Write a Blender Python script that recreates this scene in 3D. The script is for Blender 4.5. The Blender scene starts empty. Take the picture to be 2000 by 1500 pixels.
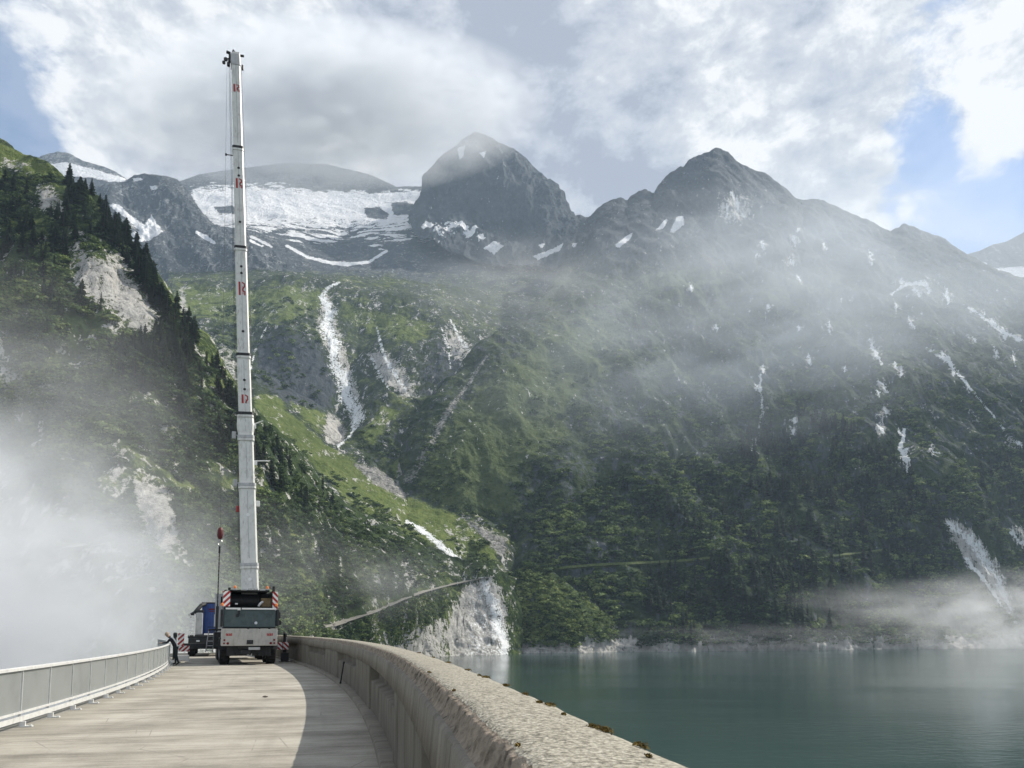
import bpy, bmesh, math, random
import numpy as np
from mathutils import Vector, Matrix, Euler

random.seed(7)
RNG = np.random.default_rng(11)
SC = bpy.context.scene
COL = SC.collection

# ------------------------------------------------------------------ camera model
F = 1500.0                      # focal length in pixels of the 2000 px wide photograph
PITCH = math.radians(5.5)
HORIZON = 1230.0
CY = HORIZON - F * math.tan(PITCH)
CAM = np.array([0.0, 0.0, 1.72])
CP, SP = math.cos(PITCH), math.sin(PITCH)

def ray(px, py):
    px = np.asarray(px, float); py = np.asarray(py, float)
    a = (px - 1000.0) / F; b = (CY - py) / F
    return np.stack([a + 0 * b, CP - b * SP + 0 * a, SP + b * CP + 0 * a], -1)

def pix(px, py, D):
    """world point seen at (px, py) at forward distance D"""
    r = ray(px, py)
    return CAM + r * (np.asarray(D, float) / r[..., 1])[..., None]

def py_of_z(px, D, z):
    t = (np.asarray(z, float) - CAM[2]) / np.asarray(D, float)
    b = (t * CP - SP) / (CP + t * SP)
    return CY - b * F

def project(P):
    d = np.asarray(P, float) - CAM
    f = d[..., 1] * CP + d[..., 2] * SP
    u = -d[..., 1] * SP + d[..., 2] * CP
    return 1000 + F * d[..., 0] / f, CY - F * u / f

# ------------------------------------------------------------------ noise (numpy)
_perm = RNG.permutation(256).astype(np.int64)
_perm = np.concatenate([_perm, _perm, _perm])
_grad = RNG.normal(size=(256, 3)); _grad /= np.linalg.norm(_grad, axis=1)[:, None]

def perlin(P):
    P = np.asarray(P, float)
    i = np.floor(P).astype(np.int64); f = P - i
    i &= 255
    w = f * f * f * (f * (f * 6 - 15) + 10)
    out = 0
    for dx in (0, 1):
        wx = w[..., 0] if dx else 1 - w[..., 0]
        for dy in (0, 1):
            wy = w[..., 1] if dy else 1 - w[..., 1]
            for dz in (0, 1):
                wz = w[..., 2] if dz else 1 - w[..., 2]
                h = _perm[_perm[_perm[(i[..., 0] + dx) & 255] + ((i[..., 1] + dy) & 255)] + ((i[..., 2] + dz) & 255)]
                g = _grad[h]
                out = out + wx * wy * wz * (g[..., 0] * (f[..., 0] - dx) + g[..., 1] * (f[..., 1] - dy) + g[..., 2] * (f[..., 2] - dz))
    return out * 1.5

def fbm(P, oct=5, gain=.5, lac=2.03):
    a = 1.0; s = 0; n = 0
    P = np.array(P, float)
    for k in range(oct):
        s = s + a * perlin(P); n += a
        P = P * lac + 17.3; a *= gain
    return s / n

def ridged(P, oct=5, gain=.55, lac=2.1):
    a = 1.0; s = 0; n = 0
    P = np.array(P, float)
    for k in range(oct):
        s = s + a * (1 - 2.2 * np.abs(perlin(P))); n += a
        P = P * lac + 9.1; a *= gain
    return s / n

def sstep(a, b, x):
    t = np.clip((x - a) / (b - a), 0, 1)
    return t * t * (3 - 2 * t)

# ------------------------------------------------------------------ nodes / materials
def new_mat(name):
    m = bpy.data.materials.new(name); m.use_nodes = True
    nt = m.node_tree
    for n in list(nt.nodes): nt.nodes.remove(n)
    out = nt.nodes.new('ShaderNodeOutputMaterial')
    return m, nt, out

class N:
    """small node-graph helper"""
    def __init__(s, nt): s.nt = nt
    def node(s, t, **kw):
        n = s.nt.nodes.new(t)
        for k, v in kw.items(): setattr(n, k, v)
        return n
    def link(s, a, b): s.nt.links.new(a, b)
    def set(s, sock, v):
        if v is None: return
        if isinstance(v, bpy.types.NodeSocket): s.link(v, sock)
        elif isinstance(v, (tuple, list)) and len(v) == 3 and sock.type == 'RGBA': sock.default_value = (*v, 1)
        else: sock.default_value = v
    def math(s, op, a, b=None, c=None, clamp=False):
        n = s.node('ShaderNodeMath', operation=op, use_clamp=clamp)
        s.set(n.inputs[0], a)
        if b is not None: s.set(n.inputs[1], b)
        if c is not None: s.set(n.inputs[2], c)
        return n.outputs[0]
    def vmath(s, op, a, b=None, out=0):
        n = s.node('ShaderNodeVectorMath', operation=op)
        s.set(n.inputs[0], a)
        if b is not None: s.set(n.inputs[1], b)
        return n.outputs[out]
    def noise(s, vec, scale=5, detail=6, rough=.6, dist=0, out='Fac', lac=2.0):
        n = s.node('ShaderNodeTexNoise')
        s.set(n.inputs['Vector'], vec)
        n.inputs['Scale'].default_value = scale; n.inputs['Detail'].default_value = detail
        n.inputs['Roughness'].default_value = rough; n.inputs['Distortion'].default_value = dist
        n.inputs['Lacunarity'].default_value = lac
        return n.outputs[out]
    def voro(s, vec, scale=5, feature='F1', out='Distance', rnd=1):
        n = s.node('ShaderNodeTexVoronoi', feature=feature)
        s.set(n.inputs['Vector'], vec); n.inputs['Scale'].default_value = scale
        n.inputs['Randomness'].default_value = rnd
        return n.outputs[out]
    def mapr(s, v, a, b, c=0, d=1, smooth=True):
        n = s.node('ShaderNodeMapRange', interpolation_type='SMOOTHSTEP' if smooth else 'LINEAR')
        s.set(n.inputs['Value'], v)
        n.inputs[1].default_value = a; n.inputs[2].default_value = b; n.inputs[3].default_value = c; n.inputs[4].default_value = d
        return n.outputs[0]
    def mix(s, f, a, b, mode='MIX'):
        n = s.node('ShaderNodeMix', data_type='RGBA', blend_type=mode)
        s.set(n.inputs[0], f); s.set(n.inputs[6], a); s.set(n.inputs[7], b)
        return n.outputs[2]
    def ramp(s, v, stops):
        n = s.node('ShaderNodeValToRGB')
        e = n.color_ramp.elements
        while len(e) < len(stops): e.new(.5)
        for el, (p, c) in zip(e, stops):
            el.position = p; el.color = (*c, 1)
        s.set(n.inputs[0], v)
        return n.outputs[0]
    def mapping(s, vec, scale=(1, 1, 1), rot=(0, 0, 0), loc=(0, 0, 0)):
        n = s.node('ShaderNodeMapping')
        s.set(n.inputs[0], vec)
        n.inputs['Scale'].default_value = scale; n.inputs['Rotation'].default_value = rot; n.inputs['Location'].default_value = loc
        return n.outputs[0]
    def coord(s, which='Object'):
        return s.node('ShaderNodeTexCoord').outputs[which]
    def geo(s, which='Position'):
        return s.node('ShaderNodeNewGeometry').outputs[which]
    def attr(s, name, out='Color'):
        n = s.node('ShaderNodeAttribute', attribute_name=name)
        return n.outputs[out]
    def sep(s, c):
        n = s.node('ShaderNodeSeparateColor'); s.set(n.inputs[0], c)
        return n.outputs
    def bump(s, h, strength=.5, dist=1.0):
        n = s.node('ShaderNodeBump')
        n.inputs['Strength'].default_value = strength; n.inputs['Distance'].default_value = dist
        s.set(n.inputs['Height'], h)
        return n.outputs[0]
    def bsdf(s, out, color, rough=.8, normal=None, metal=0, spec=.3, **kw):
        n = s.node('ShaderNodeBsdfPrincipled')
        s.set(n.inputs['Base Color'], color); s.set(n.inputs['Roughness'], rough)
        n.inputs['Metallic'].default_value = metal
        n.inputs['Specular IOR Level'].default_value = spec
        if normal is not None: s.set(n.inputs['Normal'], normal)
        for k, v in kw.items(): s.set(n.inputs[k.replace('_', ' ')], v)
        s.link(n.outputs[0], out.inputs['Surface'])
        return n

def simple_mat(name, color, rough=.6, metal=0, var=.15, scale=6, dirt=None, spec=.4, bump=0.0):
    """painted / plain surface with slight mottling and grime"""
    m, nt, out = new_mat(name); g = N(nt)
    p = g.coord('Object')
    n = g.noise(p, scale, 6, .65)
    c2 = tuple(max(0, c * (1 - var * 2)) for c in color); c1 = tuple(min(1, c * (1 + var)) for c in color)
    col = g.ramp(n, [(.3, c2), (.5, color), (.72, c1)])
    if dirt:
        d = g.noise(g.mapping(p, (3, 3, .6)), 2.5, 5, .7)
        col = g.mix(g.mapr(d, .5, .72, 0, .75), col, dirt)
    nrm = g.bump(g.noise(p, scale * 6, 4, .6), bump, .01) if bump else None
    g.bsdf(out, col, rough, nrm, metal, spec)
    return m

# ------------------------------------------------------------------ object helpers
def tag(o, label=None, cat=None, group=None, kind=None):
    if label: o['label'] = label
    if cat: o['category'] = cat
    if group: o['group'] = group
    if kind: o['kind'] = kind
    return o

def link(o, parent=None):
    COL.objects.link(o)
    if parent is not None: o.parent = parent
    return o

def empty(name, loc=(0, 0, 0), rz=0):
    o = bpy.data.objects.new(name, None); COL.objects.link(o)
    o.location = loc; o.rotation_euler = (0, 0, rz); o.empty_display_size = .2
    return o

class MB:
    """collects shapes into one mesh"""
    def __init__(s): s.v = []; s.f = []; s.mi = []; s.cur = 0; s.uv = None
    def add(s, verts, faces):
        b = len(s.v)
        s.v += [tuple(map(float, v)) for v in verts]
        s.f += [tuple(b + i for i in f) for f in faces]
        s.mi += [s.cur] * len(faces)
        return s
    def box(s, c, size, rot=None, bev=0.0):
        x, y, z = (k / 2 for k in size)
        if bev <= 0:
            vs = [Vector((i, j, k)) for i in (-x, x) for j in (-y, y) for k in (-z, z)]
            fs = [(0, 1, 3, 2), (4, 6, 7, 5), (0, 4, 5, 1), (2, 3, 7, 6), (0, 2, 6, 4), (1, 5, 7, 3)]
        else:
            bm = bmesh.new(); bmesh.ops.create_cube(bm, size=1)
            for v in bm.verts: v.co = Vector((v.co.x * 2 * x, v.co.y * 2 * y, v.co.z * 2 * z))
            bmesh.ops.bevel(bm, geom=list(bm.edges), offset=min(bev, .45 * min(size)), segments=2, affect='EDGES', profile=.6)
            bm.verts.index_update()
            vs = [v.co.copy() for v in bm.verts]; fs = [tuple(v.index for v in f.verts) for f in bm.faces]; bm.free()
        R = rot if rot is not None else Matrix.Identity(3)
        if isinstance(R, (tuple, list)): R = Euler(R).to_matrix()
        s.add([R @ v + Vector(c) for v in vs], fs)
        return s
    def tube(s, p0, p1, r0, r1=None, n=12, cap=True):
        r1 = r0 if r1 is None else r1
        p0, p1 = Vector(p0), Vector(p1)
        z = (p1 - p0).normalized()
        x = z.orthogonal().normalized(); y = z.cross(x)
        vs = []; fs = []
        for p, r in ((p0, r0), (p1, r1)):
            for k in range(n):
                a = 2 * math.pi * k / n
                vs.append(p + x * (r * math.cos(a)) + y * (r * math.sin(a)))
        for k in range(n): fs.append((k, (k + 1) % n, n + (k + 1) % n, n + k))
        if cap: fs += [tuple(range(n))[::-1], tuple(range(n, 2 * n))]
        return s.add(vs, fs)
    def loft(s, rings, close=True, caps=True):
        n = len(rings[0]); vs = [v for r in rings for v in r]; fs = []
        for i in range(len(rings) - 1):
            for k in range(n if close else n - 1):
                a = i * n + k; b = i * n + (k + 1) % n
                fs.append((a, b, b + n, a + n))
        if caps and close:
            fs.append(tuple(range(n))[::-1]); fs.append(tuple(range((len(rings) - 1) * n, len(rings) * n)))
        return s.add(vs, fs)
    def path(s, pts, r, n=8):
        pts = [Vector(p) for p in pts]; rings = []
        for i, p in enumerate(pts):
            t = (pts[min(i + 1, len(pts) - 1)] - pts[max(i - 1, 0)]).normalized()
            x = t.cross(Vector((0, 0, 1)))
            x = x.normalized() if x.length > 1e-3 else Vector((1, 0, 0))
            y = x.cross(t)
            rings.append([p + x * (r * math.cos(2 * math.pi * k / n)) + y * (r * math.sin(2 * math.pi * k / n)) for k in range(n)])
        return s.loft(rings)
    def lathe(s, c, prof, axis='Z', n=20):
        rings = []
        for r, h in prof:
            ring = []
            for k in range(n):
                a = 2 * math.pi * k / n; u, v = r * math.cos(a), r * math.sin(a)
                ring.append(Vector(c) + (Vector((u, v, h)) if axis == 'Z' else Vector((h, u, v)) if axis == 'X' else Vector((v, h, u))))
            rings.append(ring)
        return s.loft(rings)
    def build(s, name, mat, parent=None, smooth=False):
        me = bpy.data.meshes.new(name)
        me.from_pydata(s.v, [], s.f); me.validate()
        for m in (mat if isinstance(mat, (list, tuple)) else [mat]): me.materials.append(m)
        if len(me.polygons) == len(s.mi): me.polygons.foreach_set('material_index', s.mi)
        if smooth:
            me.polygons.foreach_set('use_smooth', [True] * len(me.polygons))
            try: me.set_sharp_from_angle(angle=math.radians(40))
            except Exception: pass
        bm = bmesh.new(); bm.from_mesh(me); bmesh.ops.recalc_face_normals(bm, faces=bm.faces); bm.to_mesh(me); bm.free()
        return link(bpy.data.objects.new(name, me), parent)

def np_mesh(name, V, FA, mat, smooth=False, attrs=None, parent=None):
    """fast mesh from numpy arrays; FA = (m,k) array of faces with k corners"""
    me = bpy.data.meshes.new(name)
    V = np.asarray(V, np.float32); FA = np.asarray(FA, np.int32)
    m, k = FA.shape
    me.vertices.add(len(V)); me.vertices.foreach_set('co', V.ravel())
    me.loops.add(m * k); me.loops.foreach_set('vertex_index', FA.ravel())
    me.polygons.add(m)
    me.polygons.foreach_set('loop_start', np.arange(0, m * k, k, dtype=np.int32))
    try: me.polygons.foreach_set('loop_total', np.full(m, k, np.int32))
    except Exception: pass
    if smooth: me.polygons.foreach_set('use_smooth', np.ones(m, bool))
    me.update(calc_edges=True)
    for an, arr in (attrs or {}).items():
        arr = np.asarray(arr, np.float32)
        if arr.ndim == 1:
            at = me.attributes.new(an, 'FLOAT', 'POINT'); at.data.foreach_set('value', arr)
        else:
            at = me.attributes.new(an, 'FLOAT_COLOR', 'POINT')
            if arr.shape[1] == 3: arr = np.concatenate([arr, np.ones((len(arr), 1), np.float32)], 1)
            at.data.foreach_set('color', arr.ravel())
    for mm in (mat if isinstance(mat, (list, tuple)) else [mat]): me.materials.append(mm)
    return link(bpy.data.objects.new(name, me), parent)

exec_order = []
# ================================================================== TERRAIN
LAKE_Z = -16.0

def row(pts):
    """feature line of the terrain: (px, py or ('z', height), distance)"""
    px = np.array([p[0] for p in pts], float)
    D = np.array([p[2] for p in pts], float)
    py = np.array([py_of_z(p[0], p[2], p[1][1]) if isinstance(p[1], tuple) else p[1] for p in pts], float)
    return px, py, D

def loft_rows(rows, a, b, nu, nv, smooth=6, wsamp=1.0):
    us = np.linspace(a, b, nu)
    Y = np.stack([np.interp(us, r[0], r[1]) for r in rows])
    Dd = np.stack([np.interp(us, r[0], r[2]) for r in rows])
    P = np.stack([pix(us, Y[k], Dd[k]) for k in range(len(rows))])        # k,nu,3
    seg = np.array([np.mean(np.abs(Y[k + 1] - Y[k])) + .02 * np.mean(np.linalg.norm(P[k + 1] - P[k], axis=1)) + 4 for k in range(len(rows) - 1)])
    cum = np.concatenate([[0], np.cumsum(seg)]); cum /= cum[-1]
    t = np.linspace(0, 1, nv)
    k = np.clip(np.searchsorted(cum, t, side='right') - 1, 0, len(rows) - 2)
    f = ((t - cum[k]) / (cum[k + 1] - cum[k]))[:, None, None]
    G = P[k] * (1 - f) + P[k + 1] * f                                     # nv,nu,3
    for _ in range(smooth):
        G[1:-1] = .25 * G[:-2] + .5 * G[1:-1] + .25 * G[2:]
    return us, t, G

def grid_normals(G):
    du = np.gradient(G, axis=1); dv = np.gradient(G, axis=0)
    n = np.cross(du, dv); n /= np.linalg.norm(n, axis=-1, keepdims=True) + 1e-9
    return n

# --- masks painted on the ground by outline (where the rock, snow and grass lie)
def seg_dist(X, Y, pts):
    d = np.full(X.shape, 1e9)
    for (x0, y0), (x1, y1) in zip(pts[:-1], pts[1:]):
        dx, dy = x1 - x0, y1 - y0
        t = np.clip(((X - x0) * dx + (Y - y0) * dy) / (dx * dx + dy * dy + 1e-9), 0, 1)
        d = np.minimum(d, np.hypot(X - x0 - t * dx, Y - y0 - t * dy))
    return d

def poly(X, Y, pts, soft=8):
    out = np.zeros(X.shape)
    xs = [p[0] for p in pts]; ys = [p[1] for p in pts]
    sel = (X > min(xs) - 3 * soft) & (X < max(xs) + 3 * soft) & (Y > min(ys) - 3 * soft) & (Y < max(ys) + 3 * soft)
    if not sel.any(): return out
    x, y = X[sel], Y[sel]
    ins = np.zeros(x.shape, bool); q = list(pts) + [pts[0]]
    for (x0, y0), (x1, y1) in zip(q[:-1], q[1:]):
        c = ((y0 > y) != (y1 > y)) & (x < (x1 - x0) * (y - y0) / (y1 - y0 + 1e-12) + x0)
        ins ^= c
    d = seg_dist(x, y, q)
    out[sel] = np.clip(.5 + np.where(ins, d, -d) / (2 * soft), 0, 1)
    return out

def line(X, Y, pts, w):
    """pts: (x, y) ; w half width (number or list per point)"""
    out = np.zeros(X.shape)
    xs = [p[0] for p in pts]; ys = [p[1] for p in pts]; W = max(w) if isinstance(w, (list, tuple)) else w
    sel = (X > min(xs) - 3 * W) & (X < max(xs) + 3 * W) & (Y > min(ys) - 3 * W) & (Y < max(ys) + 3 * W)
    if not sel.any(): return out
    x, y = X[sel], Y[sel]; best = np.full(x.shape, 1e9)
    ws = w if isinstance(w, (list, tuple)) else [w] * len(pts)
    for (x0, y0), (x1, y1), w0, w1 in zip(pts[:-1], pts[1:], ws[:-1], ws[1:]):
        dx, dy = x1 - x0, y1 - y0
        t = np.clip(((x - x0) * dx + (y - y0) * dy) / (dx * dx + dy * dy + 1e-9), 0, 1)
        best = np.minimum(best, np.hypot(x - x0 - t * dx, y - y0 - t * dy) / (w0 + t * (w1 - w0)))
    out[sel] = np.clip(1.25 - .75 * best, 0, 1)
    return out

# --- terrain material: five kinds of ground chosen by the masks
def terrain_mat(name, veg, grass, rock, darkrock, patch=1.0, streak=(0, 0, 0)):
    m, nt, out = new_mat(name); g = N(nt)
    P = g.geo('Position')
    m1 = g.sep(g.attr('ground_a')); m2 = g.sep(g.attr('ground_b'))
    big = g.noise(P, .02 * patch, 8, .68)
    mid = g.noise(P, .09 * patch, 6, .7)
    fine = g.noise(P, .45 * patch, 5, .7)
    stre = g.noise(g.mapping(P, (.22 * patch, .12 * patch, .06 * patch), streak), 1, 6, .72, .6)
    def edge(msk, n, k=.9, w=.07):
        nn = g.mapr(n, .33, .67, 0, 1, False)
        v = g.math('ADD', msk, g.math('MULTIPLY', g.math('SUBTRACT', nn, .5), k))
        return g.mapr(v, .5 - w, .5 + w)
    vegc = g.ramp(g.math('ADD', g.math('MULTIPLY', mid, .6), g.math('MULTIPLY', fine, .4)),
                  [(.34, veg[0]), (.5, veg[1]), (.66, veg[2])])
    grc = g.ramp(g.math('ADD', g.math('MULTIPLY', mid, .55), g.math('MULTIPLY', fine, .45)),
                 [(.32, grass[0]), (.5, grass[1]), (.68, grass[2])])
    rn = g.math('ADD', g.math('MULTIPLY', stre, .65), g.math('MULTIPLY', fine, .35))
    rkc = g.ramp(rn, [(.3, tuple(c * .28 for c in rock)), (.44, tuple(c * .65 for c in rock)), (.58, rock), (.72, tuple(min(.8, c * 1.25) for c in rock))])
    dkc = g.ramp(rn, [(.3, tuple(c * .5 for c in darkrock)), (.5, darkrock), (.7, tuple(c * 1.5 for c in darkrock))])
    scn = g.voro(P, .5 * patch)
    scc = g.ramp(scn, [(.1, (.34, .33, .31)), (.5, (.24, .235, .225)), (.9, (.07, .075, .065))])
    snc = g.ramp(fine, [(.3, (.62, .64, .67)), (.6, (.8, .81, .83))])
    wac = (.75, .77, .78)  # colour of white water and of the painted glints on wet rock
    col = vegc
    col = g.mix(edge(m2[1], stre, .9, .12), col, dkc)
    col = g.mix(edge(m1[2], g.math('ADD', g.math('MULTIPLY', mid, .6), g.math('MULTIPLY', fine, .4)), .8, .16), col, grc)
    col = g.mix(edge(m2[0], g.math('ADD', g.math('MULTIPLY', mid, .5), g.math('MULTIPLY', fine, .5)), 1.0, .1), col, scc)
    col = g.mix(edge(m1[1], rn, 1.15, .09), col, rkc)
    col = g.mix(edge(m1[0], g.math('ADD', g.math('MULTIPLY', mid, .55), g.math('MULTIPLY', fine, .45)), .75, .08), col, snc)
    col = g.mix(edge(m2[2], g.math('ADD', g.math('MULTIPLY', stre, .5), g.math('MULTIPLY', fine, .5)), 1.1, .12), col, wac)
    h = g.math('ADD', g.math('MULTIPLY', mid, 5.0 / patch), g.math('ADD', g.math('MULTIPLY', fine, 1.6 / patch), g.math('MULTIPLY', stre, 3.0 / patch)))
    g.bsdf(out, col, .95, g.bump(h, .8, 1.0), 0, .1)
    return m

VEG_NEAR = ((.010, .020, .007), (.026, .046, .013), (.065, .095, .026))
GRASS = ((.05, .075, .02), (.105, .138, .036), (.17, .195, .065))
GRASS_HI = ((.034, .054, .022), (.066, .09, .034), (.115, .135, .058))
ROCK = (.46, .45, .425)
DARK = (.055, .064, .074)
M_NEAR = terrain_mat('ground_near_slope', VEG_NEAR, GRASS, ROCK, DARK, 1.6, (.0, .75, .2))
M_MID = terrain_mat('ground_valley', ((.014, .024, .011), (.03, .046, .017), (.055, .075, .028)), GRASS, ROCK, DARK, .8)
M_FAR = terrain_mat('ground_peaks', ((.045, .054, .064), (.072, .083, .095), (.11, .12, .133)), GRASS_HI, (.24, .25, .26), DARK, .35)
M_RIGHT = terrain_mat('ground_right_mountain', ((.010, .020, .010), (.026, .044, .016), (.06, .082, .03)), GRASS_HI, (.50, .49, .47), DARK, .7)

TERRAIN = []

def terrain(name, rows, back, a, b, nu, nv, amp, mat, masks, fade=.35, aniso=.5, smooth=6, lam=(180, 60, 22, 8), extra=None, ridge_keep=.25, ribs=(), ribside=None, label=None):
    us, t, G = loft_rows(rows, a, b, nu, nv, smooth)
    n = grid_normals(G)
    if np.mean(n[..., 2]) < 0: n = -n
    d = 0
    for li, L in enumerate(lam):
        A = amp * L * .11 * (1.45 if L < 30 else 1)
        q = G / L
        qa = np.stack([G[..., 0] / L, G[..., 1] / L * .8, G[..., 2] / L * .38], -1)
        part = (1 - aniso) * fbm(q + li * 31, 3) + aniso * ridged(qa + li * 57, 3) * .8
        w = np.ones(nv); k = max(2, int(nv * fade))
        rk = ridge_keep if L > 70 else min(.9, ridge_keep * 2.2) if L > 25 else .9
        w[-k:] = rk + (1 - rk) * (1 - sstep(0, 1, np.linspace(0, 1, k)))
        d = d + A * part * w[:, None]
    for (L, A, sl) in ribs:
        side = np.ones(nu) if ribside is None else sstep(ribside[0], ribside[1], us) * .85 + .15
        wx = 18 * fbm(G / 140 + 7, 3)
        q = np.stack([(G[..., 0] + sl * G[..., 2] + wx) / L, G[..., 1] * .35 / L, G[..., 2] * .13 / L], -1)
        w = np.ones(nv); k = max(2, int(nv * .1)); w[-k:] = 1 - (.55 if ribside else .75) * sstep(0, 1, np.linspace(0, 1, k)); k0 = max(2, int(nv * .06)); w[:k0] *= np.linspace(.1, 1, k0)
        d = d + A * (ridged(q, 4) - .35) * w[:, None] * side[None]
    G = G + n * d[..., None]
    if extra is not None: G = extra(us, t, G, n)
    # fine ridge-line jaggedness
    nb = 8
    last = G[-1]
    rings = [G]
    for j in range(1, nb + 1):
        f = j / nb
        B = last.copy()
        B[:, 1] += back[0] * f
        B[:, 2] -= back[1] * f ** 1.3
        B[:, 0] += (last[:, 0] / last[:, 1]) * back[0] * f
        rings.append(B[None] + (n[-1] * 0)[None])
    Gf = np.concatenate(rings, 0)
    nvf = Gf.shape[0]
    V = Gf.reshape(-1, 3)
    i, j = np.meshgrid(np.arange(nvf - 1), np.arange(nu - 1), indexing='ij')
    q = i * nu + j
    FA = np.stack([q, q + 1, q + nu + 1, q + nu], -1).reshape(-1, 4)
    PX, PY = project(V)
    ga, gb = masks(PX, PY, V)
    o = np_mesh(name, V, FA, mat, True, {'ground_a': ga, 'ground_b': gb})
    tag(o, kind='structure')
    TERRAIN.append(o)
    return o

def stack3(*a): return np.stack([np.clip(x, 0, 1) for x in a], -1)

# ---------------- A: the steep slope on the left, with the shore below the track
A_rows = [row(r) for r in [
    [(-260, ('z', -70), 150), (330, ('z', -60), 150), (560, ('z', -50), 235), (760, ('z', -45), 430), (840, ('z', -45), 500), (960, ('z', -45), 520), (1000, ('z', -45), 545)],
    [(-260, ('z', -15), 190), (330, ('z', -13), 185), (560, ('z', -14.5), 265), (700, ('z', -15), 400), (790, ('z', -15.5), 490), (880, ('z', -15.5), 548), (960, ('z', -15.5), 556), (1000, ('z', -15.5), 590)],
    [(-260, 1150, 230), (0, 1130, 235), (200, 1130, 230), (330, 1140, 225), (560, 1200, 300), (640, 1222, 375), (760, 1180, 470), (830, 1158, 540), (900, 1136, 602), (960, 1128, 612), (1000, 1150, 614)],
    [(-260, 900, 285), (0, 890, 285), (200, 910, 280), (330, 960, 285), (430, 1010, 305), (560, 1085, 365), (700, 1120, 460), (800, 1112, 550), (900, 1118, 612), (960, 1122, 618), (1000, 1146, 620)],
    [(-260, 600, 350), (0, 610, 350), (200, 650, 345), (330, 730, 345), (430, 830, 365), (560, 955, 430), (650, 1015, 500), (760, 1060, 565), (900, 1108, 618), (960, 1118, 622), (1000, 1143, 626)],
    [(-260, 120, 440), (-60, 235, 440), (0, 279, 440), (30, 300, 438), (60, 312, 435), (90, 322, 432), (130, 352, 428), (190, 392, 422), (220, 450, 415), (255, 482, 410), (300, 540, 405), (320, 580, 408), (345, 625, 412), (400, 668, 425), (440, 728, 440), (500, 810, 470), (560, 868, 490), (620, 945, 530), (680, 995, 560), (760, 1033, 592), (830, 1073, 606), (900, 1102, 620), (960, 1116, 624), (1000, 1140, 630)],
]]
def A_masks(X, Y, V):
    n = fbm(V / 30, 4); n2 = ridged(np.stack([V[:, 0] / 14, V[:, 1] / 14, V[:, 2] / 40], -1), 4)
    rock = np.maximum.reduce([
        poly(X, Y, [(130, 480), (190, 500), (240, 500), (300, 590), (320, 640), (270, 660), (200, 600), (150, 570)], 28) * .80,
        poly(X, Y, [(70, 365), (100, 360), (130, 395), (125, 420), (80, 415), (50, 395)], 14) * .68,
        poly(X, Y, [(250, 930), (330, 950), (350, 1030), (390, 1120), (340, 1110), (280, 1050)], 12) * .78,
        poly(X, Y, [(0, 690), (60, 720), (140, 740), (130, 790), (60, 800), (0, 780)], 10) * .55,
        poly(X, Y, [(150, 950), (240, 900), (330, 930), (280, 990)], 12) * .45,
        poly(X, Y, [(0, 300), (60, 320), (70, 345), (0, 330)], 6) * .45,
        poly(X, Y, [(908, 1142), (960, 1124), (990, 1180), (992, 1290), (880, 1290), (866, 1240), (888, 1185)], 12) * .86, poly(X, Y, [(790, 1225), (880, 1200), (880, 1290), (760, 1290)], 14) * .62,
        poly(X, Y, [(775, 1100), (795, 1095), (812, 1130), (800, 1150)], 6) * .85,
        poly(X, Y, [(540, 1262), (600, 1245), (700, 1255), (760, 1258), (840, 1262), (900, 1290), (560, 1290)], 5) * .72,
        poly(X, Y, [(505, 1030), (540, 1040), (560, 1110), (530, 1120), (505, 1080)], 8) * .55,
        poly(X, Y, [(390, 990), (420, 1030), (415, 1100), (400, 1140), (385, 1060)], 8) * .6,
        sstep(.52, .75, n2) * .5 * (Y > 420)])
    grass = np.maximum.reduce([
        poly(X, Y, [(-250, 100), (0, 275), (60, 305), (95, 330), (90, 345), (40, 335), (0, 320), (-250, 260)], 8) * .95,
        poly(X, Y, [(330, 980), (470, 930), (560, 1010), (620, 1080), (560, 1090), (470, 1030), (400, 1040)], 25) * .42,
        poly(X, Y, [(100, 350), (220, 450), (180, 480), (90, 430)], 20) * .45,
        .38 + .5 * n])
    grass = grass - poly(X, Y, [(500, 800), (560, 860), (760, 1030), (860, 1090), (800, 1110), (640, 1060), (540, 960)], 20) * .5
    fall = np.maximum(line(X, Y, [(945, 1134), (952, 1160), (968, 1190), (972, 1225), (984, 1250), (986, 1290)], [7, 10, 13, 14, 13, 12]) * .72, poly(X, Y, [(915, 1145), (960, 1135), (985, 1200), (990, 1290), (900, 1290)], 14) * .34, line(X, Y, [(890, 1092), (905, 1110), (912, 1130)], 7) * .7)
    scree = poly(X, Y, [(560, 1240), (640, 1215), (700, 1212), (690, 1225), (600, 1250)], 6) * .6
    return stack3(np.zeros_like(X), rock, grass), stack3(scree, .22 + .25 * n, fall)
terrain('hillside', A_rows, (160, 90), -260, 1000, 620, 430, 1.5, M_NEAR, A_masks, ribs=((60, 5, .5), (26, 2.2, .5)), fade=.12, lam=(120, 45, 18, 7, 3), smooth=10)

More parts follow.
